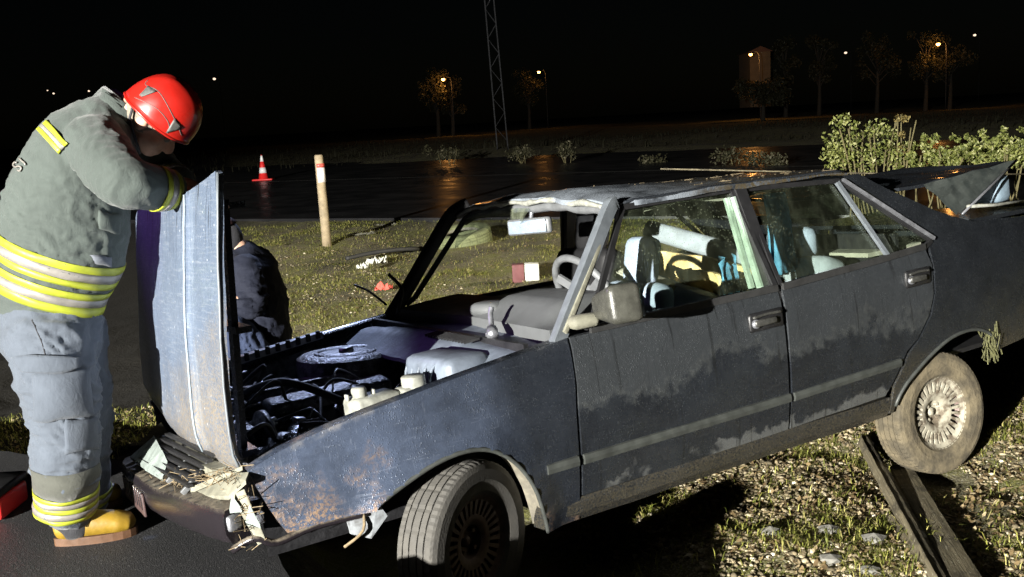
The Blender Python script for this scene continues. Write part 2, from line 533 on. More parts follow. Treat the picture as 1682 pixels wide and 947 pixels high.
def edge_sd(x, y):
    """distance to the road edge, positive on the verge"""
    x = np.asarray(x, float); y = np.asarray(y, float)
    ye = np.interp(x, EDGE[:, 0], EDGE[:, 1])
    best = np.full(x.shape, 1e9)
    for i in range(len(EDGE) - 1):
        a, b = EDGE[i], EDGE[i + 1]
        d = b - a; L = d @ d
        t = np.clip(((x - a[0]) * d[0] + (y - a[1]) * d[1]) / L, 0, 1)
        best = np.minimum(best, np.hypot(x - a[0] - t * d[0], y - a[1] - t * d[1]))
    return np.where(y > ye, best, -best)

# far road: near edge runs through two points seen in the photograph
RA = np.array([-4.35, 17.0]); RB = np.array([-1.05, 15.3])
RD = (RB - RA) / np.linalg.norm(RB - RA)
RN = np.array([-RD[1], RD[0]])
if RN[1] < 0: RN = -RN
ROADW = 23.0
def road_s(x, y):
    return (x - RA[0]) * RN[0] + (y - RA[1]) * RN[1]

_tab = RNG.random((64, 64))
def vnoise(x, y, s):
    x = np.asarray(x) / s; y = np.asarray(y) / s
    xi = np.floor(x).astype(int); yi = np.floor(y).astype(int)
    fx = x - xi; fy = y - yi
    fx = fx * fx * (3 - 2 * fx); fy = fy * fy * (3 - 2 * fy)
    g = lambda i, j: _tab[i % 64, j % 64]
    return (g(xi, yi) * (1 - fx) + g(xi + 1, yi) * fx) * (1 - fy) + (g(xi, yi + 1) * (1 - fx) + g(xi + 1, yi + 1) * fx) * fy - .5

def ground_h(x, y):
    x = np.asarray(x, float); y = np.asarray(y, float)
    s = edge_sd(x, y)
    k = 1 - sstep(s, -0.02, 0.34)
    z = -0.03 - 0.085 * np.exp(-((x + .94) ** 2 + (y - 4.5) ** 2) / .4) + 0.03 * np.exp(-((x + .19) ** 2 + (y - 3.15) ** 2) / .12)
    z = z - 0.05 * np.exp(-((x - 1.9) ** 2 + (y - 4.35) ** 2) / .25)
    rough = vnoise(x, y, .35) * .055 + vnoise(x + 9, y + 4, .13) * .035 + vnoise(x + 3, y, 1.7) * .09
    far = sstep(np.hypot(x, y), 9, 60)
    z = z + rough * (1 - .0 * far)
    rs = road_s(x, y)
    z = z + .23 * sstep(rs, -6.5, -.4)
    w = sstep(rs, -.5, -.05) * (1 - sstep(rs, ROADW, ROADW + .6))
    z = z * (1 - w) + .215 * w
    back = sstep(rs, ROADW, ROADW + 3)
    z = z + back * (.1 + vnoise(x, y, 9.0) * .5)
    shade_mound = .35 * np.exp(-(np.abs((x + .74) / .56) ** 4 + ((y - 2.02) / .24) ** 2)) * (1 + 1.2 * vnoise(x * 1.3, y * 1.3, .2))  # mound out of view, added to shade the ground by the near sill
    return z * (1 - k) + (PLAT - .012) * k + shade_mound

def G(u, v, n=60):
    """where the ray through a photo pixel meets the ground"""
    r = WM @ np.array([(u - 841) / F, (v - 473.5) / F, 1.0])
    o = np.array([0, 0, H]); t = 1.5 / r[1]
    for i in range(4000):
        p = o + r * t
        if p[2] <= float(ground_h(p[0], p[1])): break
        t *= 1.004
    return p

def axis_pts(lo, hi, d, far):
    a = list(np.arange(lo, hi, d))
    s = d; x = hi
    while x < far:
        a.append(x); s *= 1.16; x += s
    s = d; x = lo - s; b = []
    while x > -far:
        b.append(x); s *= 1.16; x -= s
    return np.array(sorted(b + a))

gxs = axis_pts(-3.6, 4.6, .07, 2600)
gys = axis_pts(1.6, 8.0, .07, 2600)
gys = gys[gys > -60]
GX, GY = np.meshgrid(gxs, gys)
GZ = ground_h(GX.ravel(), GY.ravel())
nx, ny = len(gxs), len(gys)
idx = np.arange(nx * ny).reshape(ny, nx)
q = np.stack([idx[:-1, :-1], idx[:-1, 1:], idx[1:, 1:], idx[1:, :-1]], -1).reshape(-1, 4)

t = NT('verge_soil')
n1 = t.noise(3.0, 6); n2 = t.noise(28, 5, .65); n3 = t.noise(1.2, 4)
c = t.mix(t.rng(n2, .35, .68), (0.065, 0.055, 0.03), (0.22, 0.195, 0.11))
c = t.mix(t.math('MULTIPLY', t.rng(n1, .42, .58), .75), c, (0.14, 0.145, 0.03))
vc = t.voro(95)
c = t.mix(t.math('MULTIPLY', t.rng(t.noise(.8, 5, .6), .48, .60), .65), c, (0.035, 0.030, 0.018))
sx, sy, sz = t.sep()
dark_line = t.math('ADD', t.math('ADD', sx, t.math('MULTIPLY', sy, .27)), t.math('MULTIPLY', n1, .8))
c = t.mix(t.rng(dark_line, .55, .15), c, (0.010, 0.009, 0.007))  # left of a slanting line the darkness is put into the colour
c = t.mix(t.math('MULTIPLY', t.rng(dark_line, .3, .6), t.rng(vc.outputs['Distance'], .5, .2, 0, .6)), c, (0.30, 0.28, 0.22))
nb = t.bump(n2, .8, .02); nb = t.bump(vc.outputs['Distance'], .5, .006, nb)
t.bsdf(c, .92, 0, .25, nb)
MT['soil'] = t.m
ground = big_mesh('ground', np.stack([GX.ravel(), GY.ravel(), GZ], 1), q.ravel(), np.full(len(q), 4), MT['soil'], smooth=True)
tag(ground, kind='structure')

def asphalt(name, wet):
    t = NT(name)
    vo = t.voro(240); vo2 = t.voro(90); n1 = t.noise(1.3, 5); n2 = t.noise(260, 2)
    c = t.mix(t.rng(vo.outputs['Distance'], .1, .6), (0.042, 0.042, 0.044), (0.016, 0.016, 0.017))
    c = t.mix(t.math('MULTIPLY', t.rng(t.noise(90, 3), .58, .7), .7), c, (0.11, 0.11, 0.105))
    if wet:
        c = t.mix(.8, c, (0.008, 0.008, 0.009))
        r = t.rng(n1, .35, .65, .26, .44)
        nb = t.bump(t.noise(14, 4), .16, .012)
        nb = t.bump(t.noise(1.5, 3, .5, t.mapping((.25, 1.5, 1))), .06, .06, nb)
        t.bsdf(c, r, 0, .5, nb)
    else:
        r = t.rng(n1, .35, .65, .55, .8)
        nb = t.bump(vo.outputs['Distance'], .45, .003); nb = t.bump(t.noise(120, 4), .35, .004, nb)
        t.bsdf(c, r, 0, .4, nb)
    return t.m
MT['asphalt'] = asphalt('near_asphalt', False)
MT['wetroad'] = asphalt('wet_asphalt', True)

# near carriageway: slab with a ragged edge
ed = dens([tuple(p) for p in EDGE[1:-1]], .08, False)
top = []
for i, p in enumerate(ed):
    top.append((p[0] + vnoise(i * .31, 2.2, 1.0) * .09, p[1] + vnoise(i * .43, 7.7, 1.0) * .09 - .02))
low = [(9.0, -12.0), (-9.0, -12.0)]
poly = top + low
m = len(poly)
V = [(x, y, PLAT) for x, y in poly] + [(x, y, PLAT - .10) for x, y in poly]
fr = [tuple(range(m))[::-1]] + [(i, (i + 1) % m, (i + 1) % m + m, i + m) for i in range(m)]
tag(mk('road_near', V, fr, MT['asphalt']), kind='structure')

# far carriageway behind the wreck
def rp(s, a, z):
    p = RA + RN * s + RD * a
    return (p[0], p[1], z)
ns = 60
al = np.linspace(-260, 260, ns)
V = []; Fc = []
for a in al:
    j = vnoise(a * 1.7, 3, 1.0) * .25
    V += [rp(j, a, .15), rp(j + .02, a, .250), rp(ROADW, a, .250), rp(ROADW + .02, a, .15)]
for i in range(ns - 1):
    for k in range(3): Fc.append((i * 4 + k, i * 4 + k + 1, i * 4 + k + 5, i * 4 + k + 4))
tag(mk('road_far', V, Fc, MT['wetroad']), kind='structure')
MT['roadpaint'] = simple('worn_road_paint', (0.16, 0.16, 0.15), .6, var=.6, vscale=6)
for s0 in (10.5,):
    V = []; Fc = []
    for a in al: V += [rp(s0, a, .254), rp(s0 + .14, a, .254)]
    for i in range(ns - 1): Fc.append((i * 2, i * 2 + 1, i * 2 + 3, i * 2 + 2))
    tag(mk('road_marking', V, Fc, MT['roadpaint']), kind='structure')

# ------------------------------------------------------------------ gravel, grass, litter (nobody could count them)
def bare_line(x, y):  # ground cover stops left of this line, apart from one patch
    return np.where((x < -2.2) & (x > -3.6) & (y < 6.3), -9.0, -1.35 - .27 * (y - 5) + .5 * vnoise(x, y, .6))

def free(x, y):
    """keep ground cover off the roads and out of the tyres"""
    ok = edge_sd(x, y) > .10
    ok &= (road_s(x, y) < -.1)
    ok &= x > bare_line(x, y)
    for wx, wy, wr in ((-.19, 3.15, .2), (1.87, 4.35, .17)):
        ok &= np.hypot(x - wx, y - wy) > wr
    return ok

def scatter(n, x0, x1, y0, y1, clump=None, pw=1.0):
    x = RNG.uniform(x0, x1, n); y = y0 + (y1 - y0) * RNG.random(n) ** pw
    m = free(x, y)
    if clump:
        s, th, seed = clump
        m &= (vnoise(x + seed, y + seed * 1.7, s) + .6 * vnoise(x + seed * 3, y, s * .4)) > th
    return x[m], y[m]

ICO = bmesh.new(); bmesh.ops.create_icosphere(ICO, subdivisions=1, radius=1)
IV = np.array([v.co[:] for v in ICO.verts]); IF = np.array([[v.index for v in f.verts] for f in ICO.faces]); ICO.free()

def stones(name, x, y, r0, r1, mat):
    n = len(x)
    r = r0 + (r1 - r0) * RNG.random(n) ** 3
    sc = np.stack([r * RNG.uniform(.8, 1.5, n), r * RNG.uniform(.7, 1.1, n), r * RNG.uniform(.4, .75, n)], 1)
    ang = RNG.uniform(0, 2 * np.pi, n)
    P = IV[None] * (1 + RNG.uniform(-.22, .22, (n, len(IV), 1))) * sc[:, None, :]
    c, s = np.cos(ang)[:, None], np.sin(ang)[:, None]
    X = P[..., 0] * c - P[..., 1] * s; Y = P[..., 0] * s + P[..., 1] * c
    z = ground_h(x, y)
    V = np.stack([X + x[:, None], Y + y[:, None], P[..., 2] + (z + sc[:, 2] * .45)[:, None]], -1).reshape(-1, 3)
    Fi = (IF[None] + (np.arange(n) * len(IV))[:, None, None]).reshape(-1, 3)
    return big_mesh(name, V, Fi.ravel(), np.full(len(Fi), 3), mat)

def island_col(name, ramp, rough=.85, spec=.3, trans=0.0):
    t = NT(name)
    g = t.n('ShaderNodeNewGeometry')
    cr = t.n('ShaderNodeValToRGB')
    cr.color_ramp.interpolation = 'LINEAR'
    els = cr.color_ramp.elements
    while len(els) < len(ramp): els.new(.5)
    for e, (p, c) in zip(els, ramp): e.position = p; e.color = (*c, 1)
    t.l(g.outputs['Random Per Island'], cr.inputs[0])
    c = t.mix(t.math('MULTIPLY', t.rng(t.noise(60, 3), .4, .7), .35), cr.outputs[0], (0.06, 0.05, 0.03))
    b = t.bsdf(c, rough, 0, spec)
    if trans:
        tl = t.n('ShaderNodeBsdfTranslucent'); t.l(c, tl.inputs[0])
        mx = t.n('ShaderNodeMixShader'); mx.inputs[0].default_value = trans
        t.l(b.outputs[0], mx.inputs[1]); t.l(tl.outputs[0], mx.inputs[2]); t.l(mx.outputs[0], t.out.inputs['Surface'])
    return t.m
MT['gravel'] = island_col('gravel', [(0, (0.06, 0.05, 0.03)), (.45, (0.18, 0.145, 0.085)), (.85, (0.34, 0.29, 0.19)), (1, (0.6, 0.55, 0.42))])
MT['grass'] = island_col('grass_blades', [(0, (0.07, 0.085, 0.014)), (.4, (0.18, 0.20, 0.035)), (.7, (0.32, 0.32, 0.07)), (1, (0.48, 0.42, 0.17))], .6, .3, .25)
MT['litter'] = island_col('dry_leaves', [(0, (0.10, 0.065, 0.03)), (.5, (0.24, 0.17, 0.08)), (1, (0.44, 0.36, 0.22))], .8, .3, .15)

def blades(name, x, y, l0, l1, w, mat, flat=.6):
    n = len(x)
    L = l0 + (l1 - l0) * RNG.random(n) ** 1.5
    a = RNG.uniform(0, 2 * np.pi, n); lean = RNG.uniform(.15, 1.0, n) * flat + .1
    dx, dy = np.cos(a), np.sin(a)
    z = ground_h(x, y) - .004
    W = w * RNG.uniform(.6, 1.3, n)
    base = np.stack([x, y, z], 1); d = np.stack([dx, dy, 0 * dx], 1); s = np.stack([-dy, dx, 0 * dx], 1)
    up = np.array([0, 0, 1.0])
    mid = base + d * (L * lean * .35)[:, None] + up * (L * .6)[:, None]
    tip = base + d * (L * lean)[:, None] + up * (L * (1.0 - .45 * lean))[:, None]
    V = np.stack([base - s * W[:, None] / 2, base + s * W[:, None] / 2, mid - s * W[:, None] * .4, mid + s * W[:, None] * .4, tip], 1).reshape(-1, 3)
    o = (np.arange(n) * 5)[:, None]
    Q = np.concatenate([o + [0, 1, 3, 2]], 1); T = o + [2, 3, 4]
    flat_idx = np.concatenate([Q, T], 1).ravel()
    return big_mesh(name, V, flat_idx, np.tile([4, 3], n), mat)

def flakes(name, x, y, r0, r1, mat, lift=.012):
    n = len(x)
    r = RNG.uniform(r0, r1, n); a = RNG.uniform(0, 2 * np.pi, n)
    z = ground_h(x, y) + RNG.uniform(.002, lift, n)
    tlt = RNG.uniform(-.5, .5, (n, 2))
    P = np.array([[-1, 0], [-.3, -.5], [.5, -.42], [1, 0], [.4, .45], [-.4, .5]])
    X = P[None, :, 0] * r[:, None]; Y = P[None, :, 1] * r[:, None]
    c, s = np.cos(a)[:, None], np.sin(a)[:, None]
    X2 = X * c - Y * s; Y2 = X * s + Y * c
    Z2 = z[:, None] + X2 * tlt[:, :1] + Y2 * tlt[:, 1:] + np.abs(X) * .25
    V = np.stack([X2 + x[:, None], Y2 + y[:, None], Z2], -1).reshape(-1, 3)
    o = (np.arange(n) * 6)[:, None]
    Fi = np.concatenate([o + [0, 1, 4, 5], o + [1, 2, 3, 4]], 1)
    return big_mesh(name, V, Fi.ravel(), np.tile([4, 4], n), mat)

def both(*ps):
    return np.concatenate([p[0] for p in ps]), np.concatenate([p[1] for p in ps])

gx_, gy_ = both(scatter(70000, .2, 4.8, 2.3, 6.5, (.5, -.22, 3.0)), scatter(22000, -4.5, 7, 5.2, 13, (.9, -.05, 8.0), 1.3))
tag(stones('gravel', gx_, gy_, .0035, .016, MT['gravel']), 'loose pale gravel strewn over the verge', 'gravel', kind='stuff')
bx_, by_ = both(scatter(100000, .2, 4.8, 2.3, 6.5, (.33, .14, 5.0)), scatter(16000, .2, 4.8, 2.3, 6.5), scatter(190000, -6.5, 9, 5.4, 16, (.7, .08, 2.0), 1.2), scatter(60000, -6.5, 9, 5.4, 16, None, 1.2), scatter(14000, -6, -1.8, 4.6, 6.6))
tag(blades('grass', bx_, by_, .016, .065, .0042, MT['grass'], 1.7), 'short yellow-green grass growing on the verge', 'grass', kind='stuff')
lx_, ly_ = both(scatter(45000, .2, 4.8, 2.3, 6.5, (.6, -.2, 9.0)), scatter(30000, -5, 8, 5.2, 15, (.9, -.1, 6.0), 1.3))
tag(flakes('fallen_leaves', lx_, ly_, .006, .017, MT['litter']), 'dry leaf litter scattered among the gravel', 'leaves', kind='stuff')
# ------------------------------------------------------------------ the wrecked saloon (x forward, y left, z up; front axle at x = 0)
car = empty('wrecked_sedan', label='dark blue-grey wrecked saloon car with its bonnet standing open', cat='car')
car.matrix_world = Matrix(((*CAR_R[0], CAR_O[0]), (*CAR_R[1], CAR_O[1]), (*CAR_R[2], CAR_O[2]), (0, 0, 0, 1)))
def c2w(p): return CAR_R @ np.array(p, float) + CAR_O

_sz = [(.20, .750), (.25, .765), (.32, .783), (.40, .797), (.47, .804), (.60, .806), (.74, .800), (.84, .788), (.89, .772), (1.31, .622), (1.4, .60)]
def side_y(x, z):
    y = np.interp(z, [a for a, b in _sz], [b for a, b in _sz])
    if x > .1: y -= (x - .1) ** 2 * .14
    if x < -2.5: y -= (-2.5 - x) ** 2 * .06
    return y
def dent(x, z, a=.004, s=5.0, k=0.0):
    return a * fbm(x * s + k, z * s + 3.1, k)
def left(x, z, off=0.0, a=.004, k=0.0): return (x, side_y(x, z) + off + dent(x, z, a, 5, k), z)
def right(x, z, off=0.0, a=.004, k=9.0): return (x, -side_y(x, z) - off + dent(x, z, a, 5, k), z)

ARCH_F = catmull([(.312, .505), (.29, .52), (.217, .553), (.106, .592), (-.005, .606), (-.100, .588), (-.185, .525), (-.250, .423), (-.289, .305), (-.306, .236)], 4)
ARCH_R = catmull([(-2.110, .245), (-2.13, .310), (-2.19, .375), (-2.332, .460), (-2.48, .512), (-2.62, .520), (-2.73, .490), (-2.80, .43), (-2.83, .385)], 4)
FT = catmull([(.668, .700), (.62, .722), (.541, .748), (.352, .789), (.056, .830), (-.21, .858), (-.480, .884)], 4)
def o2(l): return [tuple(p[:2]) for p in l]
fender = o2(FT) + [(-.478, .80), (-.462, .60), (-.450, .32), (-.450, .236)] + o2(ARCH_F)[::-1] + [(.318, .496), (.46, .497), (.585, .492), (.605, .53), (.625, .576), (.650, .645)]
door_f = [(-.492, .884), (-.474, .60), (-.462, .325), (-1.00, .322), (-1.466, .325), (-1.474, .60), (-1.490, .888), (-.95, .888)]
door_r = [(-1.512, .888), (-1.494, .60), (-1.480, .325), (-2.045, .335), (-2.081, .374), (-2.183, .506), (-2.256, .549), (-2.345, .638), (-2.388, .726), (-2.412, .85), (-2.405, .925), (-2.07, .908)]
quarter = [(-2.075, 1.290), (-2.20, 1.195), (-2.475, .965), (-2.440, .92), (-2.428, .86), (-2.402, .726), (-2.36, .634), (-2.268, .542), (-2.195, .495), (-2.097, .365), (-2.085, .245)] + o2(ARCH_R) + [(-3.05, .40), (-3.32, .43), (-3.40, .60), (-3.42, .90), (-3.38, .962), (-3.195, .968), (-2.80, .992), (-2.676, 1.030), (-2.552, 1.078), (-2.36, 1.175), (-2.17, 1.285)]

def bulge(x, z):   # flared lip round the arches
    d = min(math.hypot(x - p[0], z - p[1]) for p in ARCH_F[::2])
    return .030 * math.exp(-(d / .050) ** 2)
fo = panel('front_fender', fender, lambda x, z: left(x, z, bulge(x, z), .006), MT['fender'], car, .035, .010)
# turned-in shelf along the bonnet opening
sh = [np.array(left(p[0], p[1])) for p in FT]
V = []; Fc = []
for i, p in enumerate(sh):
    V += [p + [0, -.001, -.001], p + [0, -.045, .004], p + [0, -.075, -.018], p + [0, -.085, -.09]]
for i in range(len(sh) - 1):
    for k in range(3): Fc.append((i * 4 + k, i * 4 + k + 1, i * 4 + k + 5, i * 4 + k + 4))
mk('fender_lip', V, Fc, MT['fender'], fo, True)
fr_ = panel('front_fender', fender, lambda x, z: right(x, z), MT['plain'], car, .06, .010, (0, 1, 0))
V = [(-p[0] * -1, -p[1], p[2]) for p in V]
mk('fender_lip', V, [f[::-1] for f in Fc], MT['plain'], fr_, True)
df = panel('front_door', door_f, lambda x, z: left(x, z, 0, .004, 2.0), MT['door'], car, .045, .030)
dr = panel('rear_door', door_r, lambda x, z: left(x, z, -.001, .004, 5.0), MT['door'], car, .045, .030)
qp = panel('quarter_panel', quarter, lambda x, z: left(x, z, 0, .007, 7.0), MT['dark'], car, .045, .012)
dfr = panel('front_door', door_f, lambda x, z: right(x, z), MT['plain'], car, .08, .030, (0, 1, 0))
drr = panel('rear_door', door_r, lambda x, z: right(x, z), MT['plain'], car, .08, .030, (0, 1, 0))
qpr = panel('quarter_panel', quarter, lambda x, z: right(x, z), MT['plain'], car, .08, .012, (0, 1, 0))
tag(df, 'front door nearest the camera with dried tide marks'); tag(dr, 'rear door nearest the camera with water streaks')

# sills
for s in (1, -1):
    V = []; Fc = []
    prof = [(.70, .318), (.774, .320), (.778, .30), (.770, .262), (.752, .232), (.68, .226)]
    xs = np.linspace(-.31, -2.082, 24)
    for x in xs:
        for (y, z) in prof: V.append((x, s * (y + .004 * fbm(x * 3, z * 9, 1.0)), z + .004 * fbm(x * 2.3, 4.0, 2.0)))
    n = len(prof)
    for i in range(23):
        for k in range(n): Fc.append((i * n + k, i * n + (k + 1) % n, (i + 1) * n + (k + 1) % n, (i + 1) * n + k)[::s])
    Fc += [tuple(range(n)), tuple(range(23 * n, 24 * n))]
    mk('sill', V, Fc, MT['dark'], car)

# arch lips and mouldings
def lip(pts, name, par, s=1, r=.011, off=.010):
    m = MB(); m.tube([(p[0], s * (side_y(p[0], p[1]) + off), p[1]) for p in pts], r, 8)
    return m.build(name, MT['moulding'] if s > 0 else MT['black'], par, True)
lip(ARCH_F, 'arch_lip', fo, 1, .008, .022)
lip(ARCH_R[2:], 'arch_lip', qp, 1, .008, .004)
# loosened arch liner hanging behind the front wheel
V = []; Fc = []
for i, p in enumerate(ARCH_F[8:]):
    y = side_y(p[0], p[1]); k = i / 28
    V += [(p[0] - .006, y + .016, p[1]), (p[0] - .022 - .006 * math.sin(i), y + .012 + .006 * math.sin(i * 1.3), p[1] + .012), (p[0] - .020, y - .06, p[1] + .012), (p[0] - .004, y - .09, p[1])]
for i in range(len(ARCH_F[8:]) - 1):
    for k in range(3): Fc.append((i * 4 + k, i * 4 + k + 1, i * 4 + k + 5, i * 4 + k + 4))
MT['liner'] = simple('arch_liner', (0.16, 0.145, 0.11), .7, vscale=16, col2=(0.05, 0.047, 0.04), bump=.4)
mk('arch_liner', V, Fc, MT['liner'], fo, True)

def moulding(x0, x1, z0, par, s=1, zr=0.0):
    V = []; Fc = []
    xs = np.linspace(x0, x1, max(2, int(abs(x1 - x0) / .08)))
    for x in xs:
        z = z0 + zr * (x - x0)
        y = side_y(x, z)
        for (dy, dz) in ((-.004, -.019), (.010, -.016), (.014, 0), (.010, .016), (-.004, .019)): V.append((x, s * (y + dy), z + dz))
    for i in range(len(xs) - 1):
        for k in range(4): Fc.append((i * 5 + k, i * 5 + k + 1, i * 5 + k + 6, i * 5 + k + 5)[::-s])
    Fc += [(0, 1, 2, 3, 4), tuple(len(V) - 5 + i for i in (4, 3, 2, 1, 0))]
    return mk('side_moulding', V, Fc, MT['moulding'], par)
moulding(-.317, -.447, .459, fo); moulding(-.470, -1.470, .458, df); moulding(-1.492, -2.130, .456, dr, 1, -.018)
moulding(-.470, -1.470, .458, dfr, -1); moulding(-1.492, -2.130, .456, drr, -1)

# recessed door handles
def handle(x0, x1, z0, par):
    y = side_y(x0, z0)
    cx = (x0 + x1) / 2; L = abs(x1 - x0)
    b = rbox('handle_bezel', (cx, y + .004, z0), (L, .018, .075), MT['black'], par, .012)
    g = MB()
    g.tube(catmull([(x0 - .012, y + .022, z0 + .022), (cx, y + .018, z0 + .026), (x1 + .012, y + .014, z0 + .022)], 4), .006, 8)
    g.build('handle_rim', MT['handle'], par, True)
    rbox('handle_lever', (cx + .02, y + .022, z0 - .002), (L * .62, .022, .026), MT['handle'], par, .007)
    m = MB(); V, Fc = lathe([(0, .0), (.016, .0), (.018, -.006), (.018, -.02)], 20, 1)
    m.add([(p[0] + x0 - .028, p[1] + y + .026, p[2] + z0 - .004) for p in V], Fc); m.build('lock_barrel', MT['alu'], par, True)
MT['handle'] = simple('handle_black', (0.06, 0.06, 0.055), .35, .2, var=.4, vscale=40)
handle(-1.295, -1.478, .787, df); handle(-2.212, -2.378, .812, dr)

# window frames, glass, pillars
def frame(pts, w, name, par, mat, s=1, closed=True, out=.0):
    P = [np.array((p[0], s * (side_y(p[0], p[1]) + out), p[1])) for p in pts]
    m = MB()
    n = len(P)
    for i in range(n if closed else n - 1):
        m.bar(P[i], P[(i + 1) % n], w, .016, (0, 1, 0))
    return m.build(name, mat, par)
win_f = [(-.640, .912), (-.905, 1.285), (-1.425, 1.290), (-1.475, .912)]
win_r = [(-1.535, .912), (-1.500, 1.285), (-2.005, 1.262), (-2.145, .928)]
win_q = [(-2.175, .930), (-2.035, 1.250), (-2.455, .955)]
def glass(pts, name, par, s=1):
    return panel(name, pts, lambda x, z: (x, s * (side_y(x, z) - .012), z), MT['glass'], par, .12, .004, (0, -s, 0))
for pts, par in ((win_f, df), (win_r, dr), (win_q, dr)): glass(pts, 'window_glass', par)
frame([(-.565, .905), (-.610, .93), (-.885, 1.297), (-1.435, 1.300), (-1.484, .90)], .022, 'window_frame', df, MT['black'], 1, False, -.004)
frame([(-1.512, .90), (-1.492, 1.295), (-2.03, 1.270), (-2.465, .950), (-2.40, .925)], .020, 'window_frame', dr, MT['black'], 1, False, -.004)
frame([(-2.020, 1.265), (-2.160, .920)], .018, 'window_divider', dr, MT['pillar'], 1, False, .002)
frame([(-.58, .897), (-1.485, .897)], .026, 'window_seal', df, MT['rubber'], 1, False, .004)
frame([(-1.515, .897), (-2.10, .917), (-2.40, .932)], .026, 'window_seal', dr, MT['rubber'], 1, False, .004)
frame([(-2.050, 1.272), (-2.472, .958)], .014, 'chrome_strip', qp, MT['alu'], 1, False, .010)
frame([(-.565, .905), (-.610, .93), (-.885, 1.297), (-1.435, 1.300), (-1.484, .90)], .022, 'window_frame', dfr, MT['black'], -1, False, -.004)
frame([(-1.512, .90), (-1.492, 1.295), (-2.03, 1.270), (-2.465, .950), (-2.40, .925)], .020, 'window_frame', drr, MT['black'], -1, False, -.004)
glass(win_r, 'window_glass', drr, -1)
# A pillars
def strip(pts, w, th, name, mat, par, ref=(0, 1, 0)):
    P = catmull([np.array(p, float) for p in pts], 5); V = []; Fc = []
    for i, p in enumerate(P):
        t_ = P[min(i + 1, len(P) - 1)] - P[max(i - 1, 0)]; t_ /= np.linalg.norm(t_)
        a = np.cross(t_, np.array(ref, float)); a /= np.linalg.norm(a); b = np.cross(a, t_)
        for (x, y) in ((-1, -.9), (-1, .72), (-.9, .98), (-.2, 1.0), (.3, 1.0), (.9, .98), (1, .7), (1, -.9)): V.append(p + a * x * w / 2 + b * y * th / 2)
    for i in range(len(P) - 1):
        for k in range(8): Fc.append((i * 8 + k, i * 8 + (k + 1) % 8, (i + 1) * 8 + (k + 1) % 8, (i + 1) * 8 + k))
    Fc += [tuple(range(8)), tuple(range(len(V) - 8, len(V)))[::-1]]
    o = mk(name, V, Fc, mat, par, True); sharp_by_angle(o, 55)
    return o
ap = strip([(-.445, .752, .865), (-.545, .722, .985), (-.70, .678, 1.17), (-.812, .642, 1.300), (-.845, .632, 1.318)], .050, .036, 'windscreen_pillar', MT['pillar'], car)
strip([(-.475, .738, .90), (-.70, .664, 1.155), (-.80, .622, 1.275)], .016, .07, 'screen_rubber', MT['tan'], ap)
m = MB(); m.tube(catmull([(-.460, -.735, .86), (-.57, -.728, .985), (-.72, -.712, 1.17), (-.835, -.695, 1.305), (-.92, -.67, 1.345)], 5), .036, 8)
m.build('windscreen_pillar', MT['black'], car, True)
for s, mm in ((1, MT['black']), (-1, MT['black'])):
    m = MB()
    m.bar((-1.500, s * .745, .86), (-1.468, s * .612, 1.31), .055, .05, (0, s, 0)); m.bar((-1.49, s * .74, .30), (-1.50, s * .745, .88), .07, .05, (0, s, 0))
    m.build('centre_pillar', mm, car)
m = MB(); m.bar((-1.462, .705, .90), (-1.425, .632, 1.27), .012, .03, (0, 1, 0)); m.bar((-1.44, .68, .90), (-1.405, .62, 1.27), .018, .02, (0, 1, 0))
MT['seal'] = simple('pale_seal', (0.32, 0.40, 0.34), .4, var=.4, vscale=20)
m.build('door_seal', MT['seal'], car)

# roof, crushed at the front
def roofz(x, y):
    e = 1 - abs(y / .66) ** 3.2
    z = 1.318 + (.060 - .040 * min(1, max(0, (-x - .95) / .8))) * max(0, e) - .03 * max(0, (x + .98) / .14) ** 2 * .8
    z -= .012 * max(0, (-x - 1.9) / .2)
    z += .010 * fbm(x * 3.2, y * 3.2, 5.0) + .006 * fbm(x * 9, y * 9, 2.0) * (1 if x > -1.1 else .5)
    return z
def roofmap(x, y):
    yy = y * (1 + .06 * max(0, (x + 1.2) / .36) * (1 if y < 0 else -.35))
    return (x, yy, roofz(x, y))
roof_o = [(-.855, -.60), (-.84, -.3), (-.845, 0), (-.835, .3), (-.85, .60), (-.95, .645), (-1.5, .645), (-2.10, .63), (-2.16, .3), (-2.17, 0), (-2.16, -.3), (-2.10, -.63), (-1.5, -.645), (-.95, -.645)]
rf = panel('roof', roof_o, roofmap, MT['roof'], car, .05, .02, (0, 0, -1))
for s in (1, -1):
    m = MB(); m.tube([(x, s * (.638 if x < -.95 else .625), roofz(x, .62) - .004) for x in np.linspace(-.86, -2.10, 16)], .006, 8)
    m.build('drip_rail', MT['plain'], rf, True)
m = MB(); m.tube([(-.842 + .012 * fbm(y * 5, 1.0), y * (1.05 if y < 0 else 1.0), roofz(-.85, y) - .018 + .010 * fbm(y * 7, 2.2)) for y in np.linspace(-.60, .60, 40)], [.011 + .007 * fbm(y * 6, 9.0) for y in np.linspace(-.6, .6, 40)], 8)
m.build('torn_header_seal', MT['whiteplastic'], rf, True)
m = MB(); m.tube([(-.87, y * 1.04, roofz(-.87, y) - .05 + .006 * fbm(y * 9, 4)) for y in np.linspace(-.60, .58, 20)], .020, 8)
m.build('header_rail', MT['greyplastic'], rf, True)
panel('headliner', [(-.90, -.56), (-.90, .56), (-2.05, .56), (-2.05, -.56)], lambda x, y: (x, y, roofz(x, y) - .05 - .025 * max(0, fbm(x * 3, y * 3, 8))), MT['headliner'], rf, .12, .01, (0, 0, -1))
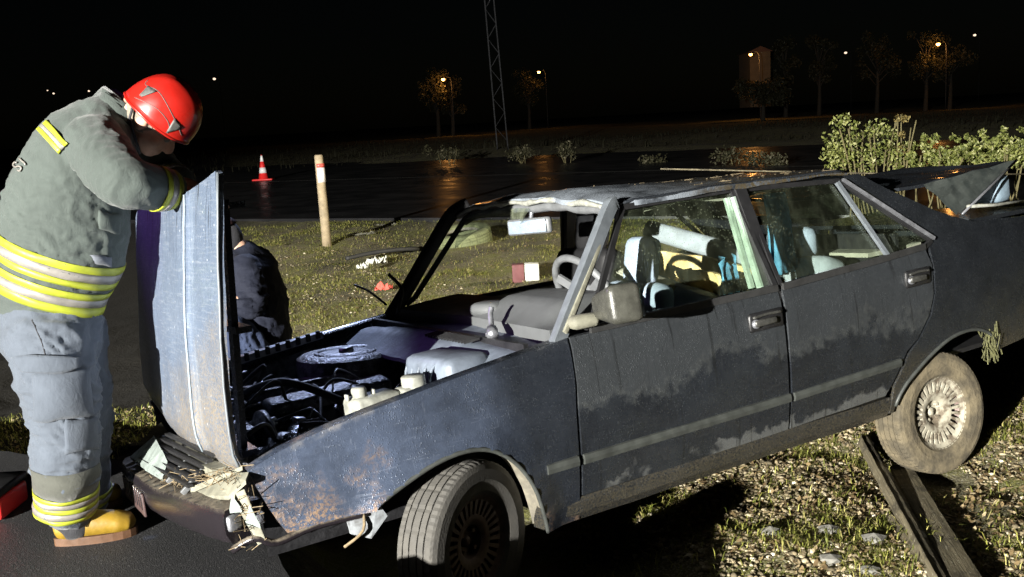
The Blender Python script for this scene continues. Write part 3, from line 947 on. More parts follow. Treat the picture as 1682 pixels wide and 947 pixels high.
# sagging strip of clear screen left at the top corner
V = []; Fc = []
for i in range(13):
    y = -.60 + i * .052
    zt = roofz(-.86, y) - .045
    V += [(-.845, y * 1.06, zt), (-.825 + .01 * math.sin(i * 1.7), y * 1.06, zt - .05 - .018 * math.sin(i * .9)), (-.80 + .015 * math.sin(i), y * 1.06, zt - .10 - .03 * math.sin(i * .7 + 1) + (0.05 if i > 9 else 0))]
for i in range(12):
    for k in range(2): Fc.append((i * 3 + k, i * 3 + k + 1, i * 3 + k + 4, i * 3 + k + 3))
mk('windscreen_remnant', V, Fc, glassmat('crazed_screen', (.78, .82, .85), .35), rf, True)

# rear screen and parcel shelf
V = [(-2.14, .56, 1.30), (-2.14, -.56, 1.30), (-2.52, -.62, 1.06), (-2.52, .62, 1.06)]
mk('rear_screen', V, [(0, 1, 2, 3)], MT['glass'], car)
m = MB(); m.box((-2.38, 0, .92), (.36, 1.24, .02)); m.build('parcel_shelf', MT['headliner'], car)
for dd, x0, x1 in ((dfr, -.55, -1.44), (drr, -1.53, -2.10)):
    rbox('door_trim', ((x0 + x1) / 2, -.725, .62), (abs(x1 - x0), .03, .50), MT['headliner'], dd, .02)
    rbox('arm_rest', ((x0 + x1) / 2, -.695, .64), (abs(x1 - x0) * .5, .06, .06), MT['dash'], dd, .02)

# bulkhead, floor, aprons, boot floor: keep the light out where the photo is black
m = MB()
m.box((-.36, 0, .58), (.02, 1.38, .60)); m.build('bulkhead', MT['enginedark'], car)
m = MB(); m.box((-1.35, 0, .27), (2.0, 1.46, .02)); m.build('floor_pan', MT['black'], car)
m = MB(); m.box((-2.85, 0, .40), (1.05, 1.40, .02)); m.box((-2.33, 0, .70), (.02, 1.35, .60)); m.build('boot_floor', MT['black'], car)
m = MB(); m.box((-3.40, 0, .68), (.02, 1.36, .50)); m.build('rear_panel', MT['plain'], car)
for s in (1, -1):
    V = []; Fc = []
    for x in np.linspace(.60, -.36, 9):
        V += [(x, s * .66, .80 - .15 * max(0, x)), (x, s * .60, .62), (x, s * .56, .36)]
    for i in range(8):
        for k in range(2): Fc.append((i * 3 + k, i * 3 + k + 1, i * 3 + k + 4, i * 3 + k + 3))
    mk('inner_wing', V, Fc, MT['enginedark'] if s > 0 else MT['engine'], car)

# boot lid folded up and torn
MT['boot'] = simple('boot_lid_paint', (0.035, 0.042, 0.040), .4, .2, var=.4, vscale=14, bump=.4, bscale=200, bdist=.002, col2=(0.075, 0.085, 0.078))
A_, B_, C_, D_, E_ = np.array((-2.60, .645, 1.195)), np.array((-3.335, .60, 1.232)), np.array((-2.735, .705, 1.035)), np.array((-3.42, -.62, 1.22)), np.array((-2.50, -.62, 1.16))
V = []; Fc = []
N_ = 10
for i in range(N_ + 1):
    for j in range(N_ + 1 - i):
        a, b = i / N_, j / N_
        p = A_ + (B_ - A_) * a + (C_ - A_) * b
        V.append(p + np.array([0, .010 * fbm(a * 4, b * 4, 2.0), .006 * fbm(a * 5, b * 5, 6.0)]))
def ti(i, j): return sum(N_ + 1 - k for k in range(i)) + j
for i in range(N_):
    for j in range(N_ - i):
        Fc.append((ti(i, j), ti(i, j + 1), ti(i + 1, j)))
        if j < N_ - i - 1: Fc.append((ti(i, j + 1), ti(i + 1, j + 1), ti(i + 1, j)))
nb = len(V)
V += [p + np.array([0, -.02, -.004]) for p in V[:nb]]
Fc += [tuple(i + nb for i in f[::-1]) for f in Fc]
bl = mk('boot_lid', V, Fc, MT['boot'], car, False)
panel('boot_lid_skin', [(0, 0), (1, 0), (1, 1), (0, 1)], lambda a, b: tuple((np.array((-2.44, .62, 1.198)) * (1 - a) + B_ * a) * (1 - b) + (E_ * (1 - a) + D_ * a) * b + np.array([0, 0, .03 * fbm(a * 3, b * 3, 1.0) - .004])), MT['plain'], bl, .1, .015, (0, 0, -1))
m = MB(); m.tube([B_ + [0, .01, 0], (B_ + C_) / 2 + [0, .014, .0], C_ + [0, .012, 0]], .006, 6); m.build('boot_lid_edge', MT['alu'], bl, True)
m = MB(); m.tube([(-2.80, .70, 1.062), (-3.0, .705, 1.045), (-3.36, .70, 1.036)], .008, 6); m.build('boot_seal', MT['whiteplastic'], car, True)
m = MB(); m.box((-3.05, .20, .985), (.70, .95, .02)); m.build('boot_rim', MT['dark'], car)
rbox('boot_lining', (-3.28, .45, 1.10), (.12, .25, .14), simple('boot_blue', (0.16, 0.22, 0.27), .7, vscale=20), car, .03)

MT['crease_hi'] = simple('crease_highlight', (0.24, 0.29, 0.33), .5, var=.4, vscale=30)  # pale tone that paints in the highlight along the crease
# bonnet standing upright on its front hinges
def hoodpt(a, b):           # a: 0 near edge .. 1 far edge ; b: 0 bottom .. 1 top
    y = .672 - 1.402 * a
    x = .693 - .093 * b + .018 * math.sin(b * math.pi)
    z = (.668 - .036 * a) + (.922 - (.05 * min(1, a * 2.6) + .0) ) * b
    x += .010 * math.exp(-((y - .30) / .010) ** 2) + .010 * math.exp(-((y + .30) / .010) ** 2)
    x += .018 * math.cos((y) * 1.9) - .005
    x += .006 * fbm(y * 3, z * 3, 4.0)
    if b < .12: x -= .03 * (1 - b / .12) ** 2
    if a > .62 and b < .25: z += .10 * (a - .62) / .38 * (1 - b / .25)
    return (x, y, z)
hood_o = [(0.004, 0), (.35, -.01), (.72, .0), (.90, .03), (1, .12), (1, .97), (.97, 1.0), (.6, .994), (.3, .993), (.02, 1.0), (0, .985), (-.004, .5)]
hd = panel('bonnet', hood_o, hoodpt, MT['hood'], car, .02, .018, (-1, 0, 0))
m = MB()
for yy in (.55, 0, -.6): m.bar((.625, yy, .72), (.565, yy, 1.50), .05, .02, (1, 0, 0))
for bz in (.72, 1.1, 1.48): m.bar((.655 - (bz - .67) * .1 - .03, .62, bz), (.655 - (bz - .67) * .1 - .03, -.68, bz), .02, .05, (1, 0, 0))
m.build('bonnet_brace', MT['plain'], hd)
m = MB(); m.tube([np.array(hoodpt(.264, b)) + [.002, 0, 0] for b in np.linspace(.03, .985, 30)], .004, 6); m.build('bonnet_highlight', MT['crease_hi'], hd, True)  # thin pale tube drawing the crease highlight as geometry
m = MB(); m.tube([np.array(hoodpt(0, b)) + [.001, .006, 0] for b in np.linspace(0, .99, 14)], .0045, 6); m.build('bonnet_edge', MT['pillar'], hd, True)

# cowl, scuttle, dash
def cowlmap(x, y): return (x, y, .872 - .07 * max(0, (x + .30) / .14) + .006 * fbm(x * 6, y * 6, 3) - .03 * (y / .7) ** 2)
cw = panel('scuttle', [(-.16, .10), (-.15, .40), (-.20, .70), (-.46, .74), (-.50, .40), (-.52, 0), (-.50, -.40), (-.46, -.72), (-.20, -.70), (-.16, -.3)], cowlmap, MT['cowl'], car, .04, .015, (0, 0, -1))
for i in range(15):
    m = MB(); yy = .06 + i * .024
    m.bar((-.335, yy, .880), (-.275, yy - .012, .874), .009, .010); m.build('vent_slat', MT['black'], cw)
rbox('heater_box', (-.17, .44, .800), (.19, .30, .125), MT['cowl'], car, .03, rotm('Z', 8))
m = MB()
for i in range(5): m.tube(catmull([(-.065, .30 + i * .05, .73), (-.062, .31 + i * .05, .80), (-.10, .31 + i * .05, .846), (-.20, .32 + i * .05, .852)], 4), .006, 6)
m.build('heater_rib', MT['cowl'], car, True)
m = MB(); m.tube(catmull([(-.36, .42, .89), (-.40, .38, .905), (-.43, .33, .95), (-.445, .32, .975)], 4), .011, 6); m.tube([(-.37, .44, .885), (-.39, .40, .905)], .022, 8)
m.build('wiper_arm', MT['alu'], car, True)
m = MB(); m.tube(catmull([(-.42, -.55, .89), (-.46, -.60, .93), (-.50, -.64, 1.00), (-.47, -.70, 1.07)], 4), .009, 6); m.build('wiper_arm', MT['black'], car, True)
m = MB(); m.tube(catmull([(-.47, -.78, .92), (-.44, -.90, .985), (-.40, -.98, 1.02)], 4), .006, 6); m.build('bent_aerial', MT['black'], car, True)

def dashmap(x, y):
    z = .905 + .02 * math.sin((x + .45) * -4)
    if -.02 < y < .64:
        k = min(1, (y + .02) / .14) * min(1, (.64 - y) / .08)
        k *= min(1, max(0, (-x - .50) / .12))
        z += .062 * k * (1 - .25 * max(0, (-x - .75) / .15))
    return (x, y, z)
ds = panel('dashboard', [(-.47, -.66), (-.50, .0), (-.47, .68), (-.80, .68), (-.88, .62), (-.89, .10), (-.82, -.05), (-.80, -.66)], dashmap, MT['dash'], car, .035, .16, (0, 0, -1))
rbox('instrument_pod', (-.575, .07, .935), (.13, .15, .055), MT['dash'], ds, .025, rotm('Z', 20))
# steering wheel
nrm = np.array([.45, 0, 1.0]); nrm /= np.linalg.norm(nrm)
e1 = np.array([0, 1.0, 0]); e2 = np.cross(nrm, e1)
cs = np.array([-.845, .345, .945]) + np.array([-.03, 0, 0])
e1, e2 = np.array([0, 1.0, 0]), np.array([.42, 0, .907])
rim = [cs + .185 * (e1 * math.cos(a) + e2 * math.sin(a)) for a in np.linspace(0, 2 * math.pi, 33)]
m = MB(); m.tube(rim, .0155, 10); swo = m.build('steering_wheel', MT['greyplastic'], car, True)
m = MB()
for a in (200, 340, 90 - 60, 90 + 60): m.bar(cs, cs + .18 * (e1 * math.cos(math.radians(a)) + e2 * math.sin(math.radians(a))), .035, .014, (1, 0, 0))
m.build('steering_spokes', MT['greyplastic'], swo)
rbox('horn_pad', cs, (.04, .13, .10), MT['greyplastic'], swo, .015)
# inner mirror
im = rbox('inner_mirror', (-.85, .0, 1.238), (.03, .215, .070), MT['greyplastic'], car, .012, rotm('Z', 28))
rbox('mirror_face', (-.831, .009, 1.238), (.006, .185, .055), MT['mirrorglass'], im, .002, rotm('Z', 28))
m = MB(); m.tube([(-.86, .0, 1.27), (-.875, 0, 1.32)], .010, 8); m.build('mirror_stem', MT['alu'], im, True)

# seats
def seatback(name, c, w, h, mat, tilt=-14, th=.13, hr=True):
    R = rotm('Y', tilt)
    o = rbox(name, c, (th, w, h), mat, car, .05, R, 3)
    if hr:
        top = np.array(c) + R @ np.array([0, 0, h / 2 + .085])
        rbox('headrest', top, (.085, w * .5, .20), mat, o, .04, R, 3)
        for k in (.06, -.06):
            mm = MB(); mm.tube([np.array(c) + R @ np.array([0, k, h / 2 - .03]), np.array(c) + R @ np.array([0, k, h / 2 + .07])], .007, 6); mm.build('headrest_post', MT['alu'], o, True)
    return o
tag(seatback('front_seat', (-1.03, .405, .71), .36, .54, MT['seat']), 'pale blue driver seat with headrest')
seatback('front_seat', (-1.33, -.36, .80), .46, .54, MT['black'])
rbox('seat_cushion', (-.88, .38, .46), (.48, .48, .16), MT['seat'], car, .05)
rbox('seat_cushion', (-1.08, -.36, .46), (.48, .48, .16), MT['black'], car, .05)
# rear bench: padded top, torn foam showing
R = rotm('Y', -20)
rb = rbox('rear_bench', (-1.95, 0, .72), (.15, 1.22, .46), MT['seatgrey'], car, .04, R, 3)
bt = rbox('bench_top_pad', (-1.96, -.22, 1.005), (.15, .76, .10), MT['seatgrey'], rb, .035, rotm('X', -11) @ rotm('Y', -20), 3)
def foam(x, y): return (-1.80 - .05 * fbm(y * 4, x * 4, 3.0) - .2 * (x - .6), y, x)
panel('torn_cover', [(.985, -.62), (.985, -.40), (.965, -.1), (.94, .10), (.90, .24), (.72, .22), (.66, .05), (.74, -.05), (.80, -.12), (.83, -.30), (.86, -.46), (.90, -.62)], lambda x, y: (-1.83 - .05 * fbm(y * 5, x * 5, 3.0), y, x), MT['foam'], rb, .04, .02, (-1, 0, 0))
panel('torn_foam_mass', [(.93, .02), (.95, .16), (.93, .34), (.90, .50), (.78, .54), (.70, .42), (.72, .2), (.80, .05)], lambda x, y: (-1.60 - .10 * fbm(y * 6, x * 6, 3.0, 3) + .05 * abs(fbm(y * 11, x * 11, 1.0, 2)), y, x), MT['foam'], rb, .03, .02, (-1, 0, 0))
rbox('bench_cushion', (-1.66, 0, .50), (.50, 1.24, .17), MT['seatgrey'], car, .05)
rbox('bench_headrest', (-2.01, .36, 1.0), (.10, .26, .15), MT['seat'], rb, .04)
for i, (c, d, r) in enumerate([((-1.50, .20, .80), (.10, .34, .16), 25), ((-1.46, .30, .70), (.12, .22, .14), -15), ((-1.40, .05, .92), (.16, .30, .05), 12), ((-1.72, .44, .70), (.20, .16, .2), 30)]):
    rbox('loose_cushion', c, d, (MT['seat'], MT['seat'], MT['headliner'], MT['seatgrey'])[i], car, .04, rotm('Z', r) @ rotm('X', -18))

# door mirror
dm = rbox('door_mirror', (-.590, .915, .992), (.078, .245, .086), MT['mirror'], car, .026, rotm('Z', -14) @ rotm('X', 8), 3, (1, -.6))
rbox('mirror_glass', (-.655, .945, .985), (.01, .15, .085), MT['mirrorglass'], dm, .003, rotm('Z', -14) @ rotm('X', 6))
rbox('mirror_foot', (-.545, .790, .935), (.11, .06, .05), MT['tan'], dm, .02, rotm('Z', -10))

# front bumper knocked askew, number plate, broken lamps and grille
bc = catmull([(.60, -.83, .42), (.74, -.80, .435), (.805, -.70, .445), (.825, -.35, .475), (.820, 0, .497), (.800, .35, .530), (.765, .62, .552), (.735, .735, .556)], 5)
V = []; Fc = []
prof = [(-.11, .040), (-.03, .050), (.014, .042), (.024, .018), (.020, -.03), (.006, -.062), (-.05, -.07)]
n = len(prof)
for i, p in enumerate(bc):
    t_ = bc[min(i + 1, len(bc) - 1)] - bc[max(i - 1, 0)]; t_ /= np.linalg.norm(t_)
    o_ = np.cross(t_, [0, 0, 1.0]); o_ /= np.linalg.norm(o_)
    for (a, z) in prof: V.append(p + o_ * a + np.array([0, 0, z]) + .004 * np.array([fbm(i * .4, a * 9, 1), 0, fbm(i * .4, z * 9, 5)]))
for i in range(len(bc) - 1):
    for k in range(n): Fc.append((i * n + k, i * n + (k + 1) % n, (i + 1) * n + (k + 1) % n, (i + 1) * n + k))
Fc += [tuple(range(n)), tuple(range((len(bc) - 1) * n, len(bc) * n))[::-1]]
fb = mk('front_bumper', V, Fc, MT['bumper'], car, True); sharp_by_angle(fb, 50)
rbox('number_plate', (.846, -.34, .430), (.008, .50, .085), MT['plate'], fb, .002, rotm('Z', -1) @ rotm('X', 4))
for i in range(9):
    rbox('bumper_rib', (.842 + i * .0012, -.56 + i * .055, .428 + i * .004), (.010, .012, .07), MT['bumper'], fb, .003)
rbox('bumper_end', (.728, .745, .560), (.05, .02, .05), MT['alu'], fb, .01, rotm('Z', 20))
gr = MB()
for i in range(6):
    gr.bar((.795 - i * .020, -.36 + i * .01, .560 + i * .016), (.775 - i * .018, .42, .612 + i * .016), .018, .010)
gg = gr.build('grille', MT['black'], car)
for i, yy in enumerate((-.34, -.1, .14, .38)):
    rbox('grille_bar', (.745, yy, .60 + yy * .06), (.13, .012, .02), MT['greyplastic'], gg, .003, rotm('Y', 38))
m = MB(); m.bar((.70, -.50, .585), (.695, .52, .66), .055, .025); m.build('slam_panel', MT['tan'], car)
def shard(name, pts, mat, par, th=.012, d=(0, 0, -1)):
    P = [np.array(p, float) for p in pts]; n = len(P)
    return mk(name, P + [p + np.array(d) * th for p in P], [tuple(range(n)), tuple(range(n, 2 * n))[::-1]] + [(i, (i + 1) % n, (i + 1) % n + n, i + n)[::-1] for i in range(n)], mat, par)
hl = shard('headlamp_lens', [(.815, -.50, .545), (.81, -.19, .562), (.755, -.12, .625), (.735, -.36, .635)], MT['lens'], car)
shard('lens_half', [(.815, -.18, .565), (.80, .08, .575), (.765, .02, .612), (.755, -.11, .628)], MT['lens'], hl)
fp = shard('lamp_surround', [(.765, .40, .575), (.70, .42, .632), (.668, .76, .700), (.690, .80, .690), (.725, .705, .630)], MT['tan'], car)
shard('surround_flange', [(.775, .36, .582), (.768, .39, .60), (.675, .72, .712), (.680, .69, .700)], MT['tan'], fp)
shard('lens_chip', [(.79, .46, .568), (.785, .56, .572), (.765, .52, .590)], MT['lens'], fp)
shard('lens_chip', [(.735, .74, .60), (.705, .76, .60), (.725, .75, .645)], MT['lens'], fp)
shard('lens_chip', [(.70, .765, .56), (.665, .785, .545), (.685, .78, .61)], MT['lens'], fp)
shard('torn_flange', [(.72, .735, .64), (.69, .765, .655), (.655, .775, .50), (.675, .765, .49)], MT['tan'], fp)
m = MB(); m.tube(catmull([(.74, .72, .47), (.68, .76, .50), (.62, .765, .47), (.50, .765, .485), (.33, .785, .485)], 4), .012, 6); m.build('valance', MT['bumper'], car, True)
shard('torn_liner', [(.40, .775, .50), (.30, .80, .515), (.27, .79, .46), (.33, .78, .40), (.39, .77, .43)], simple('liner_scrap', (.26, .28, .30), .5, vscale=30, col2=(.08, .08, .08)), car, .01, (0, -1, 0))
m = MB(); m.tube(catmull([(.345, .785, .50), (.36, .80, .44), (.42, .78, .40)], 4), .005, 6); m.build('torn_wire', MT['straw'], car, True)
st = MB(); rr = random.Random(3)
for i in range(150):
    a = rr.random()
    c = np.array((.79 - .10 * a + rr.gauss(0, .02), .05 + .68 * a + rr.gauss(0, .05), .56 + .13 * a + rr.gauss(0, .012)))
    if i > 115: c = np.array((.69 + rr.gauss(0, .02), .76 + rr.gauss(0, .015), .57 + rr.gauss(0, .05)))
    d = np.array((rr.gauss(0, 1), rr.gauss(0, 1.4), rr.gauss(0, .35))); d *= rr.uniform(.010, .040) / np.linalg.norm(d)
    st.bar(c - d, c + d, .0018, .0018)
s_ = st.build('straw', MT['straw'], car); tag(s_, 'dry straw caught in the broken front', kind='stuff')
# clods and hay on the rear of the roof and in the rear arch
md = MB()
for i in range(90):
    x = rr.uniform(-2.12, -1.15); y = rr.uniform(.0, .62) if rr.random() < .7 else rr.uniform(-.6, .6)
    if rr.random() > (-x - .9) / 1.0: continue
    r = rr.uniform(.0015, .004)
    md.add(IV * np.array([r * 1.5, r * 1.2, r * .6]) * (1 + np.array([[rr.uniform(-.2, .2)] for _ in IV])) + np.array((x, y, roofz(x, y) + r * .3)), [tuple(f) for f in IF])
for i in range(16):
    x = rr.uniform(-2.1, -1.2); y = rr.uniform(.1, .62); d = np.array((rr.gauss(0, 1), rr.gauss(0, 1), 0)); d *= rr.uniform(.01, .035) / np.linalg.norm(d)
    c = np.array((x, y, roofz(x, y) + .002)); md.bar(c - d, c + d, .002, .002)
s_ = md.build('roof_mud', simple('roof_mud', (.13, .10, .055), .9, var=.6, vscale=25), car); tag(s_, 'mud and straw lying on the back of the roof', kind='stuff')
md = MB()
for i in range(110):
    a = rr.random()
    c = np.array((-2.78 + rr.gauss(0, .018), .79 + rr.gauss(0, .015), .50 - a * .15)); d = np.array((rr.gauss(0, .25), rr.gauss(0, .3), 1.0)); d *= rr.uniform(.012, .035) / np.linalg.norm(d)
    md.bar(c - d, c + d, .005, .003)
s_ = md.build('grass_clump', simple('torn_turf', (.085, .085, .03), .85, var=.6, vscale=60), car); tag(s_, 'clump of torn grass stuck in the rear wheel arch', kind='stuff')

# ------------------------------------------------------------------ engine bay
eb = rbox('engine_block', (.10, -.12, .52), (.56, .30, .34), MT['enginedark'], car, .03, rotm('Z', 3))
rbox('valve_cover', (.13, -.20, .715), (.52, .15, .07), MT['engine'], eb, .02, rotm('X', 12))
rbox('valve_cover', (.13, -.03, .705), (.50, .12, .06), MT['engine'], eb, .02, rotm('X', -8))
V, Fc = lathe([(0, .05), (.19, .05), (.215, .035), (.22, .01), (.22, -.035), (.20, -.05), (0, -.05)], 40, 2)
af = mk('air_filter', [(p[0] * .98 - .08, p[1] - .34, p[2] + .760 + p[0] * .06) for p in V], [f[::-1] for f in Fc], MT['engine'], car, True); sharp_by_angle(af)
V, Fc = lathe([(0, .062), (.03, .062), (.032, .05), (.035, .03)], 16, 2)
mk('filter_nut', [(p[0] - .08, p[1] - .34, p[2] + .765) for p in V], [f[::-1] for f in Fc], MT['alu'], af, True)
V, Fc = lathe([(.12, .053), (.13, .058), (.14, .053)], 40, 2)
mk('filter_ring', [(p[0] * .98 - .08, p[1] - .34, p[2] + .762 + p[0] * .06) for p in V], [f[::-1] for f in Fc], MT['engine'], af, True)
rad = rbox('radiator', (.52, -.10, .54), (.06, .70, .34), MT['engine'], car, .01)
m = MB()
for i in range(26): m.box((.555, -.42 + i * .026, .54), (.008, .004, .32))
m.build('radiator_fins', MT['alu'], rad)
V, Fc = lathe([(0, .02), (.04, .03), (.15, .02), (.155, 0), (.15, -.015)], 32, 0)
mk('cooling_fan', [(p[0] + .44, p[1] + .05, p[2] + .54) for p in V], Fc, MT['black'], car, True)
# strip of slotted metal along the far wing
m = MB(); m.bar((.52, -.67, .79), (-.10, -.70, .85), .055, .03)
fs = m.build('wing_rail', MT['alu'], car)
for i in range(13): rbox('rail_slot', (.50 - i * .048, -.640 - i * .0023, .80 + i * .0047), (.020, .012, .036), MT['black'], fs, .003)
m = MB(); m.bar((.50, -.52, .715), (-.02, -.16, .74), .045, .03); m.build('strut_brace', MT['alu'], car)
V, Fc = lathe([(0, .02), (.03, .02), (.045, .005), (.045, -.02)], 18, 2)
mk('strut_top', [(p[0] + .51, p[1] - .53, p[2] + .725) for p in V], [f[::-1] for f in Fc], MT['alu'], car, True)
hs = random.Random(5)
for i in range(11):
    a = np.array((hs.uniform(.0, .5), hs.uniform(-.5, .2), hs.uniform(.66, .76))); b = np.array((hs.uniform(.1, .58), hs.uniform(-.5, .3), hs.uniform(.60, .72)))
    mid = (a + b) / 2 + np.array((hs.uniform(-.08, .08), hs.uniform(-.1, .1), hs.uniform(.02, .10)))
    m = MB(); m.tube(catmull([a, mid, b], 8), hs.choice([.006, .009, .016, .020]), 8); m.build('hose', hs.choice([MT['rubber'], MT['rubber'], MT['enginedark'], MT['engine']]), car, True)
for i in range(22):
    c = (hs.uniform(.18, .56), hs.uniform(-.56, .12), hs.uniform(.62, .72))
    rbox('engine_fitting', c, (hs.uniform(.02, .09), hs.uniform(.02, .08), hs.uniform(.02, .05)), hs.choice([MT['engine'], MT['enginedark'], MT['alu']]), car, .006, rotm('Z', hs.uniform(0, 90)) @ rotm('X', hs.uniform(-25, 25)))
V, Fc = lathe([(0, .08), (.06, .075), (.08, .05), (.085, 0), (.07, -.06), (0, -.07)], 24, 0)
mk('alternator', [(p[0] * .9 + .42, p[1] + .30, p[2] + .60) for p in V], Fc, MT['enginedark'], car, True)
V, Fc = lathe([(0, .01), (.12, .012), (.15, .0), (.15, -.02), (0, -.03)], 28, 0)
mk('drum', [(p[0] + .46, p[1] + .18, p[2] + .60) for p in V], Fc, MT['enginedark'], car, True)
for i in range(46):
    a = np.array((hs.uniform(-.1, .56), hs.uniform(-.55, .34), hs.uniform(.62, .74))); b = a + np.array((hs.uniform(-.22, .22), hs.uniform(-.25, .25), hs.uniform(-.06, .05)))
    mid = (a + b) / 2 + np.array((hs.uniform(-.06, .06), hs.uniform(-.06, .06), hs.uniform(.01, .07)))
    m = MB(); m.tube(catmull([a, mid, b], 6), hs.choice([.003, .004, .006, .009]), 6); m.build('cable', hs.choice([MT['rubber'], MT['engine'], MT['alu'], MT['enginedark']]), car, True)
MT['crumple'] = simple('torn_black_sheet', (0.02, 0.021, 0.026), .25, .1, var=.4, vscale=20, bump=.6, bscale=40, bdist=.01)
panel('torn_sheet', [(.30, -.10), (.56, -.16), (.60, .20), (.55, .46), (.42, .42), (.32, .2)], lambda x, y: (x, y, .66 + .035 * fbm(x * 9, y * 9, 2.0, 3) + .03 * abs(fbm(x * 5, y * 16, 7.0, 2))), MT['crumple'], car, .022, .004, (0, 0, -1), False)
panel('torn_sheet', [(.36, -.62), (.56, -.60), (.57, -.30), (.40, -.28)], lambda x, y: (x, y, .715 + .03 * fbm(x * 9, y * 9, 5.0, 3) + .03 * abs(fbm(x * 5, y * 16, 1.0, 2))), MT['alu'], car, .022, .004, (0, 0, -1), False)
# fluid bottles behind the near wing
wb = rbox('washer_bottle', (.155, .50, .735), (.18, .12, .11), MT['whiteplastic'], car, .02, rotm('Z', 6))
V, Fc = lathe([(0, .03), (.022, .03), (.026, .024), (.026, 0), (.034, -.005)], 20, 2)
mk('bottle_cap', [(p[0] + .20, p[1] + .50, p[2] + .792) for p in V], [f[::-1] for f in Fc], MT['whiteplastic'], wb, True)
for dx in (.045, -.05): rbox('bottle_lug', (.20 + dx, .50, .795), (.010, .025, .022), MT['whiteplastic'], wb, .003)
bb = rbox('brake_reservoir', (.015, .52, .765), (.11, .09, .05), MT['whiteplastic'], car, .015)
V, Fc = lathe([(0, .05), (.045, .05), (.05, .044), (.05, .0), (.054, -.004), (.054, -.02)], 24, 2)
mk('reservoir_cap', [(p[0] * .85 + .005, p[1] * .85 + .52, p[2] * .7 + .79) for p in V], [f[::-1] for f in Fc], MT['whiteplastic'], bb, True)

# ------------------------------------------------------------------ wheels
def tyre_mesh(R=.292, w=.168, seg=144):
    hw = w / 2
    prof = [(.168, hw * .72), (.185, hw * .90), (.225, hw * 1.0), (.262, hw * .98), (.280, hw * .90)]
    t0 = [(.2885, .82), (.2905, .62), (.2905, .56), (.284, .555), (.284, .50), (.2915, .495), (.292, .23), (.285, .225), (.285, .165), (.292, .16)]
    prof += [(r, hw * k) for r, k in t0]
    full = prof + [(r, -y) for r, y in prof[::-1]]
    V, Fc = lathe(full, seg, 1)
    V = np.array(V); n = len(full)
    for k in range(seg):
        for i in range(n):
            r, y = full[i]
            if r > .2865 and ((k % 2 == 0 and abs(y) > hw * .58) or (k % 6 == 1 and abs(y) < hw * .5)):
                V[k * n + i, [0, 2]] *= (r - .003) / r
    return V, Fc

def wheel(loc, steer, camber, tmat, rmat, far=False, s=1, scale=1.0):
    w = bpy.data.objects.new('wheel', None)
    prof = [(.172, .062), (.178, .066), (.174, .052), (.160, .045), (.156, -.03), (.13, -.04), (.0, -.04)]
    V, Fc = lathe(prof, 48, 1)
    w = mk('wheel', V, Fc, MT['rim'] if not far else MT['black'], car, True)
    w.location = loc
    w.rotation_euler = (math.radians(camber), 0, math.radians(steer) + (math.pi if s < 0 else 0))
    TV, TF = tyre_mesh()
    mk('tyre', TV, TF, tmat, w, False)
    w.scale = (scale, scale, scale)
    if far: return w
    # slotted disc
    m = MB(); ns = 28
    for k in range(ns):
        a = 2 * math.pi * k / ns
        e = np.array([math.cos(a), 0, math.sin(a)]); tn = np.array([-math.sin(a), 0, math.cos(a)])
        p = []
        for (r, y, hw_) in ((.094, .042, .0055), (.152, .050, .0085)):
            for sg in (-1, 1):
                for dy in (0, -.014): p.append(e * r + tn * hw_ * sg + np.array([0, y + dy, 0]))
        m.add(p, [(0, 2, 6, 4), (1, 5, 7, 3), (0, 4, 5, 1), (2, 3, 7, 6), (0, 1, 3, 2), (4, 6, 7, 5)])
    V, Fc = lathe([(.148, .046), (.160, .052), (.172, .064), (.178, .068), (.181, .060), (.172, .04)], 48, 1); m.add(V, Fc)
    V, Fc = lathe([(.060, .030), (.070, .036), (.085, .042), (.098, .043), (.100, .030), (.098, .016)], 48, 1); m.add(V, Fc)
    V, Fc = lathe([(.0, -.004), (.045, .0), (.056, .010), (.062, .031)], 32, 1); m.add(V, Fc)
    wc = m.build('wheel_disc', rmat, w, True); sharp_by_angle(wc, 35)
    for k in range(4):
        a = math.pi / 4 + k * math.pi / 2
        V, Fc = lathe([(0, .008), (.009, .008), (.010, -.01)], 6, 1)
        mk('wheel_nut', [(p[0] + .046 * math.cos(a), p[1] + .014, p[2] + .046 * math.sin(a)) for p in V], Fc, rmat, wc)
    V, Fc = lathe([(0, .016), (.018, .014), (.024, -.002)], 18, 1); mk('hub_cap', V, Fc, rmat, wc, True)
    return w
tag(wheel((-.006, .738, .282), 26, -2, MT['tyre'], MT['rim'], False, 1, .935), 'front wheel turned hard towards the camera')
tag(wheel((-2.412, .715, .172), -4, 3, MT['muddy'], MT['rimmud'], False, 1, .945), 'rear wheel and tyre caked in pale mud')
wheel((.0, -.68, .292), 29, 0, MT['tyre'], MT['rim'], True, -1)
wheel((-2.45, -.66, .25), 0, 0, MT['tyre'], MT['rim'], True, -1)
m = MB(); m.tube([(-2.42, .64, .165), (-2.45, -.6, .25)], .04, 10); m.build('rear_axle', MT['black'], car, True)
m = MB(); m.tube([(0, .64, .292), (0, -.6, .292)], .03, 10); m.build('front_axle', MT['black'], car, True)
# ------------------------------------------------------------------ people
def remeshed(parts, voxel, smooth=4):
    m = MB()
    for v, f in parts: m.add(v, f)
    o = m.build('tmp', None)
    md = o.modifiers.new('r', 'REMESH'); md.mode = 'VOXEL'; md.voxel_size = voxel; md.use_smooth_shade = True
    ms = o.modifiers.new('s', 'SMOOTH'); ms.factor = .6; ms.iterations = smooth
    dg = bpy.context.evaluated_depsgraph_get()
    me = bpy.data.meshes.new_from_object(o.evaluated_get(dg))
    od = o.data; bpy.data.objects.remove(o); bpy.data.meshes.remove(od)
    return me

